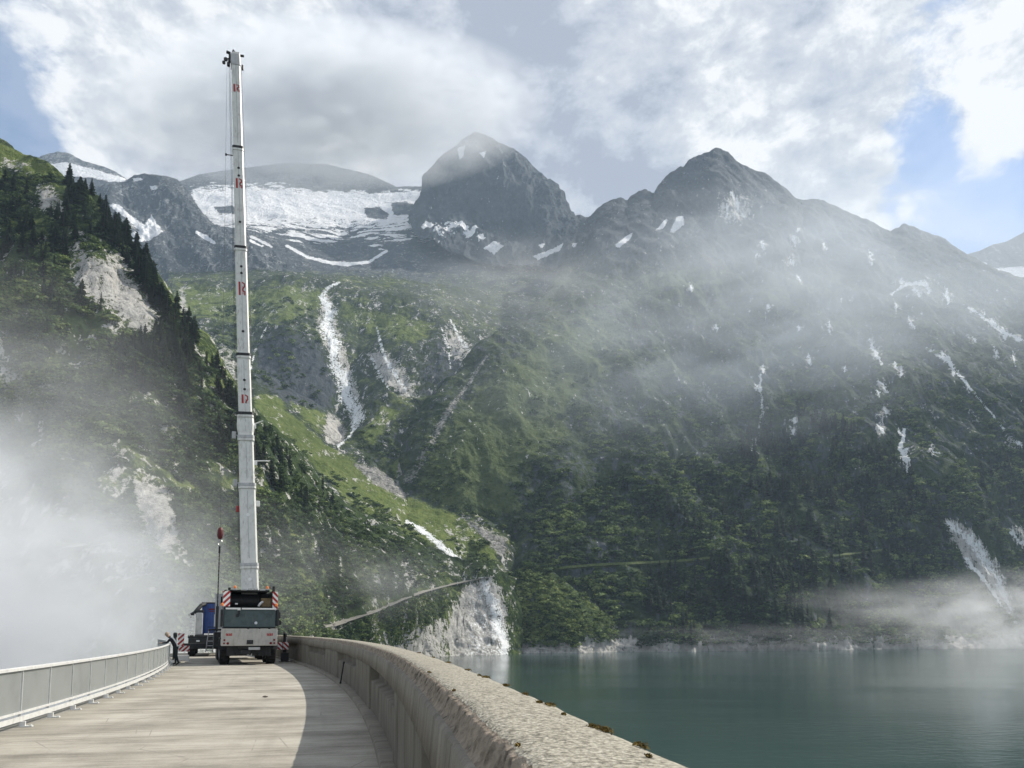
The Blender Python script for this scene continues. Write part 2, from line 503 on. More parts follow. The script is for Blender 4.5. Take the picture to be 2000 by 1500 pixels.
# ---------------- B: meadows, knolls and the headwall at the end of the valley
B_rows = [row(r) for r in [
    [(330, ('z', -40), 650), (1000, ('z', -40), 622), (1260, ('z', -40), 660)],
    [(330, 900, 660), (500, 880, 660), (620, 965, 660), (760, 1050, 660), (830, 1085, 655), (900, 1125, 650), (960, 1134, 645), (1000, 1190, 660), (1260, 1250, 690)],
    [(330, 800, 760), (500, 810, 760), (620, 900, 760), (700, 950, 765), (790, 1010, 760), (900, 1045, 740), (980, 1066, 725), (1040, 1130, 735), (1260, 1220, 760)],
    [(330, 740, 860), (500, 772, 850), (560, 810, 850), (640, 872, 850), (700, 905, 840), (790, 970, 815), (900, 1012, 775), (980, 1050, 755), (1040, 1090, 765), (1260, 1180, 775)],
    [(330, 700, 960), (500, 762, 940), (550, 770, 950), (600, 800, 940), (640, 840, 930), (665, 868, 915), (720, 800, 935), (760, 780, 960), (800, 800, 950), (830, 830, 930), (870, 850, 940), (900, 900, 920), (1000, 980, 890), (1260, 1120, 890)],
    [(330, 650, 1100), (500, 735, 1080), (550, 765, 1080), (600, 790, 1085), (690, 832, 1090), (740, 790, 1090), (800, 780, 1090), (850, 775, 1100), (950, 745, 1110), (1260, 780, 1120)],
    [(330, 600, 1220), (500, 660, 1200), (560, 650, 1190), (640, 690, 1200), (700, 720, 1190), (760, 690, 1200), (850, 690, 1200), (950, 690, 1220), (1260, 740, 1220)],
    [(330, 558, 1380), (500, 556, 1380), (560, 545, 1390), (640, 556, 1400), (700, 575, 1390), (760, 580, 1400), (850, 590, 1420), (950, 640, 1420), (1260, 690, 1400)],
    [(330, 535, 1600), (500, 530, 1600), (640, 540, 1640), (760, 545, 1650), (950, 570, 1650), (1260, 600, 1650)],
]]
def B_masks(X, Y, V):
    n = fbm(V / 60, 4); n2 = ridged(np.stack([V[:, 0] / 35, V[:, 1] / 60, V[:, 2] / 110], -1), 4)
    meadow = np.maximum.reduce([
        poly(X, Y, [(495, 775), (545, 765), (560, 800), (640, 870), (700, 905), (790, 968), (900, 1010), (985, 1050), (960, 1105), (890, 1085), (760, 1030), (690, 990), (600, 900), (500, 810)], 9) * 1.0,
        poly(X, Y, [(545, 770), (600, 790), (640, 800), (640, 840), (600, 830)], 10) * .75,
        poly(X, Y, [(700, 850), (745, 790), (790, 800), (760, 830), (730, 870)], 10) * .8,
        poly(X, Y, [(760, 910), (830, 835), (845, 840), (800, 910), (775, 940)], 6) * .9,
        poly(X, Y, [(330, 545), (480, 560), (560, 548), (640, 556), (640, 600), (560, 640), (480, 640), (330, 620)], 18) * .66,
        poly(X, Y, [(660, 580), (740, 600), (850, 620), (880, 660), (820, 680), (720, 660), (660, 620)], 18) * .62,
        poly(X, Y, [(800, 910), (860, 890), (940, 930), (1000, 1000), (930, 1010), (820, 970)], 15) * .8,
        .34 + .4 * n])
    dark = np.maximum.reduce([
        poly(X, Y, [(500, 660), (560, 645), (625, 680), (660, 760), (640, 800), (560, 790), (500, 740)], 14) * .95,
        poly(X, Y, [(655, 868), (740, 800), (800, 790), (830, 830), (750, 905), (700, 900)], 8) * .0,
        poly(X, Y, [(500, 590), (600, 600), (590, 640), (500, 640)], 12) * .6,
        poly(X, Y, [(860, 640), (960, 680), (930, 740), (860, 760), (800, 740)], 20) * .6,
        .25 + .3 * n2])
    cliff = poly(X, Y, [(490, 665), (560, 645), (625, 680), (655, 760), (640, 800), (560, 775), (490, 750)], 12)
    meadow = meadow - cliff * 1.1 - poly(X, Y, [(790, 700), (860, 640), (950, 690), (930, 760), (860, 775)], 20) * .5
    rock = np.maximum.reduce([
        poly(X, Y, [(625, 575), (650, 560), (665, 640), (690, 730), (715, 800), (690, 835), (670, 800), (640, 700), (615, 640)], 9) * .62,
        poly(X, Y, [(715, 690), (750, 680), (790, 720), (820, 775), (790, 780), (740, 740)], 10) * .75,
        poly(X, Y, [(865, 640), (900, 640), (935, 690), (900, 710), (870, 690)], 12) * .62,
        poly(X, Y, [(400, 640), (470, 690), (470, 760), (410, 720)], 14) * .55,
        poly(X, Y, [(640, 800), (670, 830), (675, 860), (640, 870), (630, 840)], 6) * .7,
        poly(X, Y, [(350, 555), (360, 560), (370, 620), (350, 610)], 5) * .6,
        sstep(.45, .7, n2) * .34]) - .5 * cliff
    scree = np.maximum.reduce([
        poly(X, Y, [(690, 905), (740, 915), (800, 965), (790, 975), (730, 945)], 6) * .95,
        poly(X, Y, [(820, 815), (850, 790), (830, 860), (790, 950), (770, 950), (780, 890)], 6) * .85,
        poly(X, Y, [(900, 1010), (990, 1050), (985, 1100), (950, 1060)], 7) * .75,
        poly(X, Y, [(640, 800), (680, 840), (670, 870), (635, 865)], 6) * .8])
    str_ = np.maximum.reduce([
        line(X, Y, [(662, 552), (640, 562), (628, 580), (646, 610), (636, 640), (654, 672), (650, 705), (670, 740), (676, 775), (700, 812), (690, 838)], [3, 4, 8, 12, 14, 13, 12, 15, 17, 16, 5]) * .66,
        line(X, Y, [(795, 1018), (830, 1040), (860, 1065), (890, 1092), (905, 1110), (912, 1128)], [4, 6, 8, 9, 10, 8]) * .72,
        line(X, Y, [(690, 838), (685, 850), (660, 872)], 3) * .6,
        line(X, Y, [(736, 640), (748, 690), (770, 730), (800, 772)], [2, 5, 6, 3]) * .55,
        line(X, Y, [(726, 700), (740, 730), (760, 760)], [3, 5, 3]) * .5,
        line(X, Y, [(880, 625), (905, 672), (932, 700)], [2, 5, 3]) * .55,
        line(X, Y, [(862, 640), (876, 680), (880, 720)], [2, 4, 2]) * .45,
        line(X, Y, [(520, 640), (500, 680), (490, 720)], [2, 3, 2]) * .5,
        line(X, Y, [(840, 815), (880, 770), (910, 730)], [3, 4, 2]) * .5])
    return stack3(np.zeros_like(X), rock, meadow), stack3(scree, dark, str_)
terrain('valley', B_rows, (200, 120), 330, 1260, 520, 520, 1.1, M_MID, B_masks, ribs=((150, 9, -.2), (60, 5, -.1)), fade=.12, lam=(150, 55, 22, 9, 4), smooth=3)

# ---------------- C: glacier basin under the cloud
C_rows = [row(r) for r in [
    [(0, 640, 1500), (380, 610, 1580), (640, 600, 1600), (950, 650, 1620), (1260, 670, 1600)],
    [(0, 540, 1800), (230, 540, 1800), (380, 535, 1850), (640, 540, 1880), (950, 560, 1880), (1260, 560, 1850)],
    [(0, 460, 2000), (230, 470, 2000), (320, 490, 2000), (400, 470, 2050), (480, 460, 2080), (560, 488, 2060), (660, 516, 2040), (780, 490, 2060), (950, 495, 2050), (1050, 505, 2050), (1260, 500, 1990)],
    [(0, 400, 2150), (230, 400, 2200), (330, 430, 2150), (400, 430, 2200), (500, 425, 2250), (660, 450, 2260), (800, 430, 2260), (860, 420, 2260), (950, 440, 2200), (1050, 470, 2160), (1260, 480, 2150)],
    [(0, 350, 2350), (330, 380, 2350), (372, 368, 2500), (480, 356, 2550), (560, 356, 2560), (640, 372, 2550), (760, 372, 2540), (830, 368, 2520), (900, 360, 2500), (1000, 420, 2400), (1260, 470, 2300)],
    [(0, 330, 2420), (330, 360, 2420), (360, 352, 2580), (390, 342, 2600), (440, 334, 2620), (560, 318, 2650), (640, 322, 2650), (720, 342, 2640), (775, 367, 2620), (800, 366, 2600), (830, 366, 2560), (900, 360, 2520), (1000, 420, 2420), (1260, 470, 2320)],
]]
def C_masks(X, Y, V):
    n = fbm(V / 120, 5); cre = ridged(np.stack([V[:, 0] / 90, V[:, 1] / 60, V[:, 2] / 22], -1), 4)
    snow = poly(X, Y, [(366, 366), (400, 356), (480, 352), (560, 355), (600, 368), (640, 370), (760, 372), (850, 362), (870, 430), (945, 440), (952, 470), (905, 480), (850, 468), (790, 476), (750, 492), (690, 470), (640, 480), (600, 492), (555, 468), (480, 452), (420, 446), (390, 412), (375, 385)], 7)
    snow = snow - .5 * sstep(.15, .5, ridged(np.stack([V[:, 0] / 60, V[:, 1] / 60, V[:, 2] / 45], -1), 3)) * sstep(392, 362, Y)
    lower = sstep(395, 480, Y)
    snow = snow * (1.05 - (.75 * lower + .18) * sstep(.15, .6, cre) - .0 * lower)
    for rp in ([(708, 405), (740, 404), (760, 418), (755, 428), (720, 425)], [(763, 396), (790, 394), (818, 402), (800, 420), (770, 420)], [(418, 405), (455, 400), (465, 415), (430, 418)], [(555, 480), (640, 478), (680, 500), (620, 512)]):
        snow = snow * (1 - poly(X, Y, rp, 4) * .9)
    snow = np.maximum.reduce([snow,
        line(X, Y, [(560, 480), (600, 502), (650, 514), (680, 516), (720, 512), (755, 490)], [3, 3, 4, 4, 3, 3]) * .9,
        line(X, Y, [(490, 462), (512, 472), (530, 482)], 3) * .8, line(X, Y, [(384, 452), (402, 464), (418, 474)], [3, 5, 3]) * .9,
        line(X, Y, [(235, 462), (255, 458), (285, 468)], 4) * .8,
        line(X, Y, [(860, 462), (905, 480), (950, 494)], 3) * .7, poly(X, Y, [(945, 485), (965, 470), (985, 480), (965, 497)], 4)])
    snow = np.maximum(snow, poly(X, Y, [(100, 318), (140, 322), (240, 345), (250, 360), (190, 350), (110, 335)], 5) * .9)
    return stack3(snow, .08 + .22 * cre, .52 * sstep(505, 545, Y) + .3 * n), stack3(.3 * np.ones_like(X), .35 + .3 * n, np.zeros_like(X))
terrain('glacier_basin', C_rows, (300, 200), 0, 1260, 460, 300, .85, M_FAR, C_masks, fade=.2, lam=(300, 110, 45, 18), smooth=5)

# ---------------- P: the main peak beside the glacier
P_rows = [row(r) for r in [
    [(808, 470, 2020), (850, 490, 2000), (950, 530, 1930), (1080, 540, 1900), (1220, 530, 1880)],
    [(808, 448, 2100), (826, 420, 2160), (850, 428, 2150), (900, 426, 2150), (945, 450, 2120), (1000, 480, 2080), (1100, 486, 2060), (1220, 490, 2000)],
    [(808, 442, 2150), (826, 405, 2230), (840, 370, 2270), (900, 365, 2230), (960, 365, 2210), (1040, 400, 2200), (1100, 440, 2150), (1220, 475, 2080)],
    [(808, 440, 2180), (822, 425, 2230), (827, 380, 2260), (829, 344, 2290), (845, 328, 2310), (868, 304, 2330), (900, 278, 2360), (930, 262, 2370), (955, 272, 2370), (985, 290, 2350), (1000, 298, 2350), (1010, 306, 2340), (1030, 322, 2330), (1055, 345, 2310), (1075, 365, 2290), (1095, 395, 2280), (1104, 418, 2270), (1122, 433, 2250), (1132, 428, 2250), (1140, 436, 2240), (1165, 446, 2200), (1220, 468, 2120)],
]]
def P_masks(X, Y, V):
    r = ridged(np.stack([V[:, 0] / 80, V[:, 1] / 80, V[:, 2] / 200], -1), 5)
    snow = np.maximum.reduce([poly(X, Y, [(824, 424), (850, 430), (900, 425), (938, 440), (952, 466), (905, 480), (850, 474), (824, 466)], 6) * (1.0 - .8 * sstep(.1, .5, r)), poly(X, Y, [(893, 290), (908, 285), (905, 305), (898, 312)], 4), poly(X, Y, [(935, 298), (950, 294), (945, 310)], 3) * .8,
        poly(X, Y, [(1040, 500), (1065, 492), (1100, 476), (1095, 488), (1050, 508)], 4), poly(X, Y, [(1050, 478), (1065, 475), (1058, 485)], 3), poly(X, Y, [(945, 485), (965, 470), (985, 480), (965, 497)], 4),
        0 * X])
    return stack3(snow, .0 + .16 * r, .0 * X), stack3(.1 * np.ones_like(X), .35 + .4 * r, 0 * X)
terrain('main_peak', P_rows, (300, 260), 808, 1220, 320, 240, 1.7, M_FAR, P_masks, ribs=((330, 30, .45), (140, 22, -.3), (60, 12, .2)), fade=.25, lam=(200, 80, 32, 13), smooth=3, aniso=.8, ridge_keep=.4)

# ---------------- Q: the rock dome and the far left summit
Q_rows = [row(r) for r in [
    [(150, 560, 1700), (330, 560, 1750), (560, 550, 1800)],
    [(150, 470, 1850), (230, 475, 1860), (330, 480, 1900), (420, 470, 1930), (560, 520, 1900)],
    [(150, 400, 1980), (220, 395, 1990), (300, 440, 1960), (380, 445, 1980), (430, 460, 1980), (560, 515, 1940)],
    [(150, 372, 2040), (200, 368, 2060), (240, 358, 2080), (262, 345, 2090), (282, 340, 2090), (300, 344, 2085), (322, 346, 2080), (345, 352, 2080), (368, 380, 2070), (385, 408, 2060), (398, 430, 2050), (420, 446, 2040), (470, 462, 2030), (560, 512, 1970)],
]]
def Q_masks(X, Y, V):
    r = ridged(np.stack([V[:, 0] / 60, V[:, 1] / 60, V[:, 2] / 120], -1), 5)
    snow = np.maximum.reduce([poly(X, Y, [(212, 400), (228, 398), (255, 420), (282, 440), (296, 420), (302, 430), (318, 452), (290, 470), (255, 475), (232, 470), (235, 458), (275, 452)], 5),
        poly(X, Y, [(258, 348), (275, 346), (280, 352), (262, 354)], 3), poly(X, Y, [(288, 360), (305, 362), (310, 372), (295, 374)], 4) * .7,
        line(X, Y, [(384, 454), (402, 464), (418, 474)], [3, 5, 3]), line(X, Y, [(490, 470), (512, 480)], 3)])
    return stack3(snow, .12 + .3 * r, .45 * sstep(500, 540, Y)), stack3(.3 + 0 * X, .3 + .4 * r, 0 * X)
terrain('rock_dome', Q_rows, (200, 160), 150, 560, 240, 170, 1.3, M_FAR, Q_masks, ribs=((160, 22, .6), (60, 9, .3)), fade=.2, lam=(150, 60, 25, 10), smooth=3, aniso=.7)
S_rows = [row(r) for r in [
    [(20, 420, 2300), (330, 430, 2300)],
    [(20, 350, 2420), (100, 335, 2420), (240, 362, 2420), (330, 380, 2420)],
    [(20, 330, 2480), (70, 312, 2500), (88, 303, 2510), (112, 297, 2520), (135, 300, 2520), (160, 314, 2510), (200, 326, 2500), (222, 334, 2500), (242, 347, 2490), (270, 365, 2480), (330, 380, 2470)],
]]
def S_masks(X, Y, V):
    r = ridged(V / 70, 4)
    snow = poly(X, Y, [(98, 320), (130, 318), (180, 330), (245, 348), (250, 372), (180, 360), (100, 340)], 5)
    return stack3(snow, .35 + .3 * r, 0 * X), stack3(0 * X, .3 + .3 * r, 0 * X)
terrain('far_summit', S_rows, (200, 160), 20, 330, 180, 80, .8, M_FAR, S_masks, fade=.3, lam=(120, 50, 20), smooth=2, aniso=.7)

def shore_rocks(us, t, G, n):
    w = sstep(3, -9, G[..., 2])
    q = np.stack([G[..., 0] / 19, G[..., 1] / 19, G[..., 2] / 15], -1)
    return G + n * ((4.2 * ridged(q, 3) + 7 * fbm(G / 45, 2) - 1.0) * w)[..., None]
# ---------------- R: the big mountain on the right
R_rows = [row(r) for r in [
    [(770, ('z', -50), 640), (1000, ('z', -50), 660), (1200, ('z', -50), 630), (1300, ('z', -50), 645), (1600, ('z', -50), 690), (2000, ('z', -50), 790), (2300, ('z', -50), 830)],
    [(770, ('z', -15.5), 700), (1000, ('z', -15.5), 690), (1200, ('z', -15.5), 664), (1300, ('z', -15.5), 674), (1450, ('z', -15.5), 690), (1600, ('z', -15.5), 735), (1800, ('z', -15.5), 790), (2000, ('z', -15.5), 835), (2300, ('z', -15.5), 900)],
    [(770, 1140, 740), (1000, 1130, 730), (1100, 1112, 712), (1240, 1102, 730), (1380, 1093, 752), (1500, 1088, 780), (1560, 1150, 760), (1630, 1087, 810), (1720, 1077, 825), (1850, 1080, 880), (2000, 1100, 930), (2300, 1100, 980)],
    [(770, 1040, 790), (900, 1040, 770), (1000, 1050, 760), (1100, 1060, 750), (1240, 1050, 770), (1380, 1030, 800), (1560, 1040, 820), (1700, 1000, 870), (1800, 975, 900), (1850, 1010, 930), (1920, 1030, 960), (2000, 1010, 980), (2300, 1000, 1030)],
    [(770, 990, 815), (800, 965, 815), (830, 955, 810), (900, 920, 830), (1000, 930, 830), (1200, 920, 870), (1500, 900, 930), (1700, 900, 960), (1900, 930, 1010), (2300, 900, 1080)],
    [(770, 985, 830), (800, 950, 840), (830, 885, 880), (870, 840, 905), (930, 820, 930), (1050, 800, 960), (1200, 780, 1020), (1500, 770, 1090), (1750, 780, 1100), (2000, 810, 1120), (2300, 800, 1160)],
    [(770, 985, 840), (800, 950, 850), (832, 868, 910), (880, 775, 970), (950, 710, 1050), (1050, 670, 1130), (1140, 640, 1220), (1300, 620, 1300), (1500, 610, 1360), (1750, 640, 1340), (2000, 690, 1300), (2300, 690, 1320)],
    [(770, 985, 850), (800, 952, 860), (834, 866, 920), (884, 770, 985), (955, 700, 1080), (1060, 620, 1280), (1120, 560, 1500), (1200, 500, 1600), (1300, 460, 1680), (1400, 430, 1720), (1550, 480, 1680), (1750, 540, 1600), (2000, 620, 1480), (2300, 640, 1500)],
    [(770, 990, 860), (800, 955, 865), (836, 865, 930), (888, 768, 1000), (960, 694, 1100), (1010, 640, 1230), (1060, 590, 1380), (1090, 540, 1520), (1112, 480, 1700), (1128, 446, 1850), (1150, 437, 1880), (1158, 428, 1890), (1172, 412, 1895), (1188, 402, 1900), (1210, 396, 1900), (1228, 402, 1900), (1240, 388, 1905), (1258, 376, 1905), (1272, 384, 1905), (1284, 385, 1905), (1292, 366, 1910), (1304, 351, 1915), (1322, 340, 1920), (1340, 332, 1920), (1346, 326, 1925), (1370, 314, 1930), (1396, 301, 1930), (1410, 310, 1930), (1430, 322, 1925), (1450, 334, 1920), (1478, 347, 1915), (1500, 360, 1905), (1530, 376, 1895), (1548, 396, 1885), (1562, 402, 1880), (1580, 399, 1875), (1610, 408, 1865), (1640, 420, 1850), (1690, 438, 1830), (1738, 456, 1810), (1764, 444, 1800), (1780, 449, 1795), (1800, 462, 1785), (1840, 480, 1770), (1880, 500, 1750), (1950, 530, 1720), (2000, 548, 1700), (2120, 592, 1660), (2300, 650, 1600)],
]]
RIGHT_ROCKS = [(1480, 500), (1490, 480), (1550, 470), (1560, 450), (1610, 480), (1700, 500), (1760, 550), (1790, 570), (1810, 560), (1750, 600), (1780, 630), (1500, 600), (1490, 720), (1480, 760), (1490, 800), (1700, 670), (1710, 690), (1750, 715), (1760, 725), (1725, 755), (1715, 770), (1730, 800), (1840, 690), (1850, 700), (1860, 720), (1920, 610), (1940, 630), (1960, 650), (1985, 660), (1945, 690), (1980, 700), (1550, 820), (1545, 840), (1470, 860), (1475, 880), (1760, 850), (1770, 880), (1765, 900), (1720, 840), (1910, 820), (1820, 880), (1680, 900), (1400, 640), (1620, 640), (1560, 640), (1350, 560), (1440, 400), (1450, 420), (1430, 380), (1420, 410), (1560, 545), (1545, 510), (1850, 580), (1900, 660), (1580, 700), (1650, 720), (1975, 860), (1990, 870)]
def R_masks(X, Y, V):
    n = fbm(V / 110, 5); r = ridged(np.stack([V[:, 0] / 45, V[:, 1] / 60, V[:, 2] / 120], -1), 4)
    fine = ridged(np.stack([V[:, 0] / 16 + V[:, 2] / 60, V[:, 1] / 22, V[:, 2] / 40], -1), 3)
    snow = np.maximum.reduce([poly(X, Y, [(1200, 480), (1222, 462), (1237, 453), (1232, 466), (1210, 483)], 4), poly(X, Y, [(1280, 450), (1300, 428), (1306, 428), (1296, 446)], 3),
        poly(X, Y, [(1308, 452), (1322, 424), (1334, 420), (1336, 440), (1315, 455)], 4), poly(X, Y, [(1115, 478), (1128, 474), (1122, 484)], 3)])
    grass = np.maximum.reduce([
        poly(X, Y, [(1130, 600), (1230, 620), (1180, 740), (1090, 880), (980, 980), (900, 970), (820, 970), (806, 930), (850, 870), (900, 780), (1000, 680)], 50) * .85,
        poly(X, Y, [(800, 920), (860, 880), (960, 920), (1020, 960), (1000, 1010), (880, 1000), (820, 975)], 18) * .85,
        poly(X, Y, [(1250, 500), (1330, 460), (1440, 480), (1450, 540), (1420, 580), (1250, 620), (1160, 640)], 40) * .55,
        poly(X, Y, [(1450, 620), (1640, 620), (1700, 700), (1560, 720)], 40) * .42,
        .32 + .5 * n]) - .45 * sstep(860, 980, Y) * (X > 1040)
    rock = .20 * sstep(.45, .85, fine) + .04
    up = sstep(560, 430, Y)
    rock = rock - .4 * sstep(880, 960, Y)
    jx = 5 * fbm(V / 14, 3); jy = 9 * fbm(V / 14 + 50, 3); glint = 0 * X  # glints off wet rock, painted as near-white streaks in the ground colour
    for k, (x, y) in enumerate(RIGHT_ROCKS):
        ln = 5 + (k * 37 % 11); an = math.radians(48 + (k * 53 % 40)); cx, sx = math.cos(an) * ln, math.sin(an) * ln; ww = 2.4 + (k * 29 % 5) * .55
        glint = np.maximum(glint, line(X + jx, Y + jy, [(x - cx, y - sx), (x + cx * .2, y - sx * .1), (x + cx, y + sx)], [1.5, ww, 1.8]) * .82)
        rock = np.maximum(rock, np.clip(1.3 - np.hypot((X + jx - x) / (ww * 4), (Y + jy - y) / (ln * 1.5)), 0, 1) * .55)
    rock = np.maximum.reduce([rock,
        0 * X,
        poly(X, Y, [(1845, 1020), (1870, 1015), (1900, 1035), (1925, 1060), (1930, 1090), (1955, 1110), (1965, 1150), (1975, 1200), (1955, 1190), (1930, 1140), (1885, 1100), (1880, 1080), (1855, 1060)], 10) * .75,
        poly(X, Y, [(1968, 1030), (2010, 1025), (2300, 1040), (2300, 1080), (1980, 1075)], 10) * .6,
        poly(X, Y, [(1400, 380), (1460, 380), (1480, 420), (1440, 440), (1400, 430)], 10) * .55])
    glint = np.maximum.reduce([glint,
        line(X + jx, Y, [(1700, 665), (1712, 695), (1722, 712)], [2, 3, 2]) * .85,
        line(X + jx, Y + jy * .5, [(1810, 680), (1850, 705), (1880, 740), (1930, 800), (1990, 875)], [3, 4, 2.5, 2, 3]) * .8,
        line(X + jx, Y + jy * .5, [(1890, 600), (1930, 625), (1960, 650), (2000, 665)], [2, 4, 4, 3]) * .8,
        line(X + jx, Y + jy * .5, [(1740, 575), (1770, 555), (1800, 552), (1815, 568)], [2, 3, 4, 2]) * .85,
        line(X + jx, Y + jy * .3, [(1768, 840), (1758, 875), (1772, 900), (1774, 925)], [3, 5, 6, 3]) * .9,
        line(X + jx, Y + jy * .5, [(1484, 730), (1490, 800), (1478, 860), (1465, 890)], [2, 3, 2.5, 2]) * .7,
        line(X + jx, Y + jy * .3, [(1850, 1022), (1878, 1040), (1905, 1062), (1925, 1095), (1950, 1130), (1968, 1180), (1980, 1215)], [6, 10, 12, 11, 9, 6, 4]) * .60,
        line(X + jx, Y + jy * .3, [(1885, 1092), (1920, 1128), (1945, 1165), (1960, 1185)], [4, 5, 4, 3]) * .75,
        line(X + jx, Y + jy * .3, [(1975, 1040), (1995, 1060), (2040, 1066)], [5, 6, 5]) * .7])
    zz = V[:, 2]
    shore = sstep(1.0, -8, zz - 9.0 * fbm(V / 22, 4)) * .82
    rock = np.maximum.reduce([rock, shore, line(X + jx, Y + jy * .3, [(1850, 1022), (1878, 1040), (1905, 1062), (1925, 1095), (1950, 1130), (1968, 1180), (1980, 1215)], [9, 15, 16, 15, 13, 9, 6]) * .8])
    track = np.maximum(line(X, Y, [(1085, 1112), (1150, 1106), (1240, 1101), (1330, 1097), (1390, 1091)], 4), line(X, Y, [(1620, 1088), (1680, 1081), (1725, 1075)], 3))
    grass = np.maximum(grass, track * .95)
    dark = .22 + .35 * r + .62 * up
    grass = grass - .45 * up
    scree = np.maximum(line(X, Y, [(955, 690), (915, 750), (880, 795), (850, 850), (800, 940)], [4, 5, 8, 10, 12]) * .55, poly(X, Y, [(1390, 1262), (1480, 1262), (1440, 1250)], 4) * .8)
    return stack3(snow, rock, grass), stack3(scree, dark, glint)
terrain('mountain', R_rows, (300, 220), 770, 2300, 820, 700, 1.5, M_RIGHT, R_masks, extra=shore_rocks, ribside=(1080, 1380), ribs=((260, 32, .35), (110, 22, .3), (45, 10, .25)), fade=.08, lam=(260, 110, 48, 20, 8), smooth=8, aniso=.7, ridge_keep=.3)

# ---------------- K: the wooded knoll right of the waterfall
K_rows = [row(r) for r in [
    [(960, ('z', -40), 570), (1100, ('z', -40), 560), (1250, ('z', -40), 610)],
    [(960, ('z', -15.5), 606), (1040, ('z', -15.5), 598), (1120, ('z', -15.5), 594), (1200, ('z', -15.5), 625), (1250, ('z', -15.5), 645)],
    [(960, 1225, 612), (1000, 1190, 610), (1060, 1185, 606), (1120, 1200, 606), (1180, 1225, 634), (1210, 1240, 645), (1250, ('z', -16.5), 656)],
    [(960, 1150, 640), (985, 1128, 640), (1010, 1112, 645), (1040, 1106, 650), (1080, 1120, 650), (1130, 1162, 652), (1175, 1196, 655), (1205, 1222, 660), (1225, 1246, 664), (1250, ('z', -17.5), 668)],
]]
def K_masks(X, Y, V):
    n = fbm(V / 14, 4)
    shore = sstep(-2.0, -9.5, V[:, 2] - 8 * n)
    rock = np.maximum.reduce([shore * .85, poly(X, Y, [(955, 1150), (990, 1150), (1000, 1230), (990, 1290), (955, 1290)], 8) * .5, poly(X, Y, [(1180, 1200), (1215, 1232), (1200, 1240)], 5) * .7])
    grass = np.maximum(.42 + .5 * n, line(X, Y, [(1000, 1182), (1060, 1180), (1110, 1188)], 4) * .9)
    return stack3(0 * X, rock, grass), stack3(0 * X, .25 + .3 * n, 0 * X)
terrain('knoll', K_rows, (60, 60), 960, 1250, 220, 140, 1.1, M_NEAR, K_masks, extra=shore_rocks, fade=.2, lam=(50, 20, 8, 3), smooth=4)

# ---------------- far right summit with its snow field
F_rows = [row(r) for r in [
    [(1760, 640, 2300), (2300, 640, 2300)],
    [(1760, 540, 2500), (1880, 525, 2520), (2000, 548, 2520), (2300, 560, 2500)],
    [(1760, 512, 2600), (1840, 500, 2620), (1880, 500, 2640), (1915, 490, 2650), (1940, 478, 2660), (1965, 473, 2670), (1985, 462, 2680), (2005, 452, 2690), (2100, 420, 2700), (2300, 380, 2700)],
]]
def F_masks(X, Y, V):
    r = ridged(V / 90, 4)
    snow = np.maximum(poly(X, Y, [(1850, 505), (1880, 498), (1925, 512), (1930, 528), (1900, 530)], 5), poly(X, Y, [(1935, 525), (2010, 520), (2300, 530), (2300, 570), (2000, 556)], 5))
    return stack3(snow, .2 + .2 * r, 0 * X), stack3(0 * X, .4 + .3 * r, 0 * X)
terrain('snowy_summit', F_rows, (300, 250), 1760, 2300, 160, 90, .7, M_FAR, F_masks, fade=.3, lam=(200, 80, 30), smooth=2, aniso=.7)

# ---------------- valley floor below the dam and the ground beyond, one large sheet to the horizon
mb = MB(); mb.add([(-4200, -900, -120), (4200, -900, -120), (4200, 6300, -120), (-4200, 6300, -120)], [(0, 1, 2, 3)])
_m, _nt, _o = new_mat('valley_ground'); _g = N(_nt)
_g.bsdf(_o, _g.ramp(_g.noise(_g.geo(), .02, 8, .7), [(.35, (.02, .035, .015)), (.6, (.06, .08, .03))]), .95)
tag(mb.build('ground', _m), kind='structure')

# ---------------- lake
def water_mat():
    m, nt, out = new_mat('lake_water'); g = N(nt)
    P = g.geo('Position')
    w1 = g.noise(g.mapping(P, (.35, .6, 1)), 1.0, 4, .55)
    w2 = g.noise(g.mapping(P, (1.6, 2.6, 1)), 1.0, 3, .5)
    calm = g.mapr(g.noise(g.mapping(P, (.006, .02, 1)), 1.0, 4, .6), .42, .62, .35, 1)
    h = g.math('MULTIPLY', g.math('ADD', w1, g.math('MULTIPLY', w2, .25)), calm)
    nrm = g.bump(h, .11, 1.0)
    col = g.ramp(g.noise(P, .01, 4, .6), [(.3, (.030, .056, .052)), (.7, (.040, .070, .064))])
    g.bsdf(out, col, .10, nrm, 0, .5, IOR=1.33)
    return m
mb = MB()
dam_line = [(.62 + .09 - .1444 * y - .00343 * y * y, y) for y in range(-60, 131, 10)]
vs = []; nxy = len(dam_line)
for x, y in dam_line: vs.append((x, y, LAKE_Z))
for x, y in dam_line: vs.append((1600, -60 + (y + 60) * 1100 / 190, LAKE_Z))
mb.add(vs, [(k, nxy + k, nxy + k + 1, k + 1) for k in range(nxy - 1)])
xl, yl = dam_line[-1]
mb.add([(xl, yl, LAKE_Z), (1600, 1040, LAKE_Z), (-600, 1040, LAKE_Z)], [(0, 1, 2)])
WATER = tag(mb.build('lake_water', water_mat()), kind='structure')
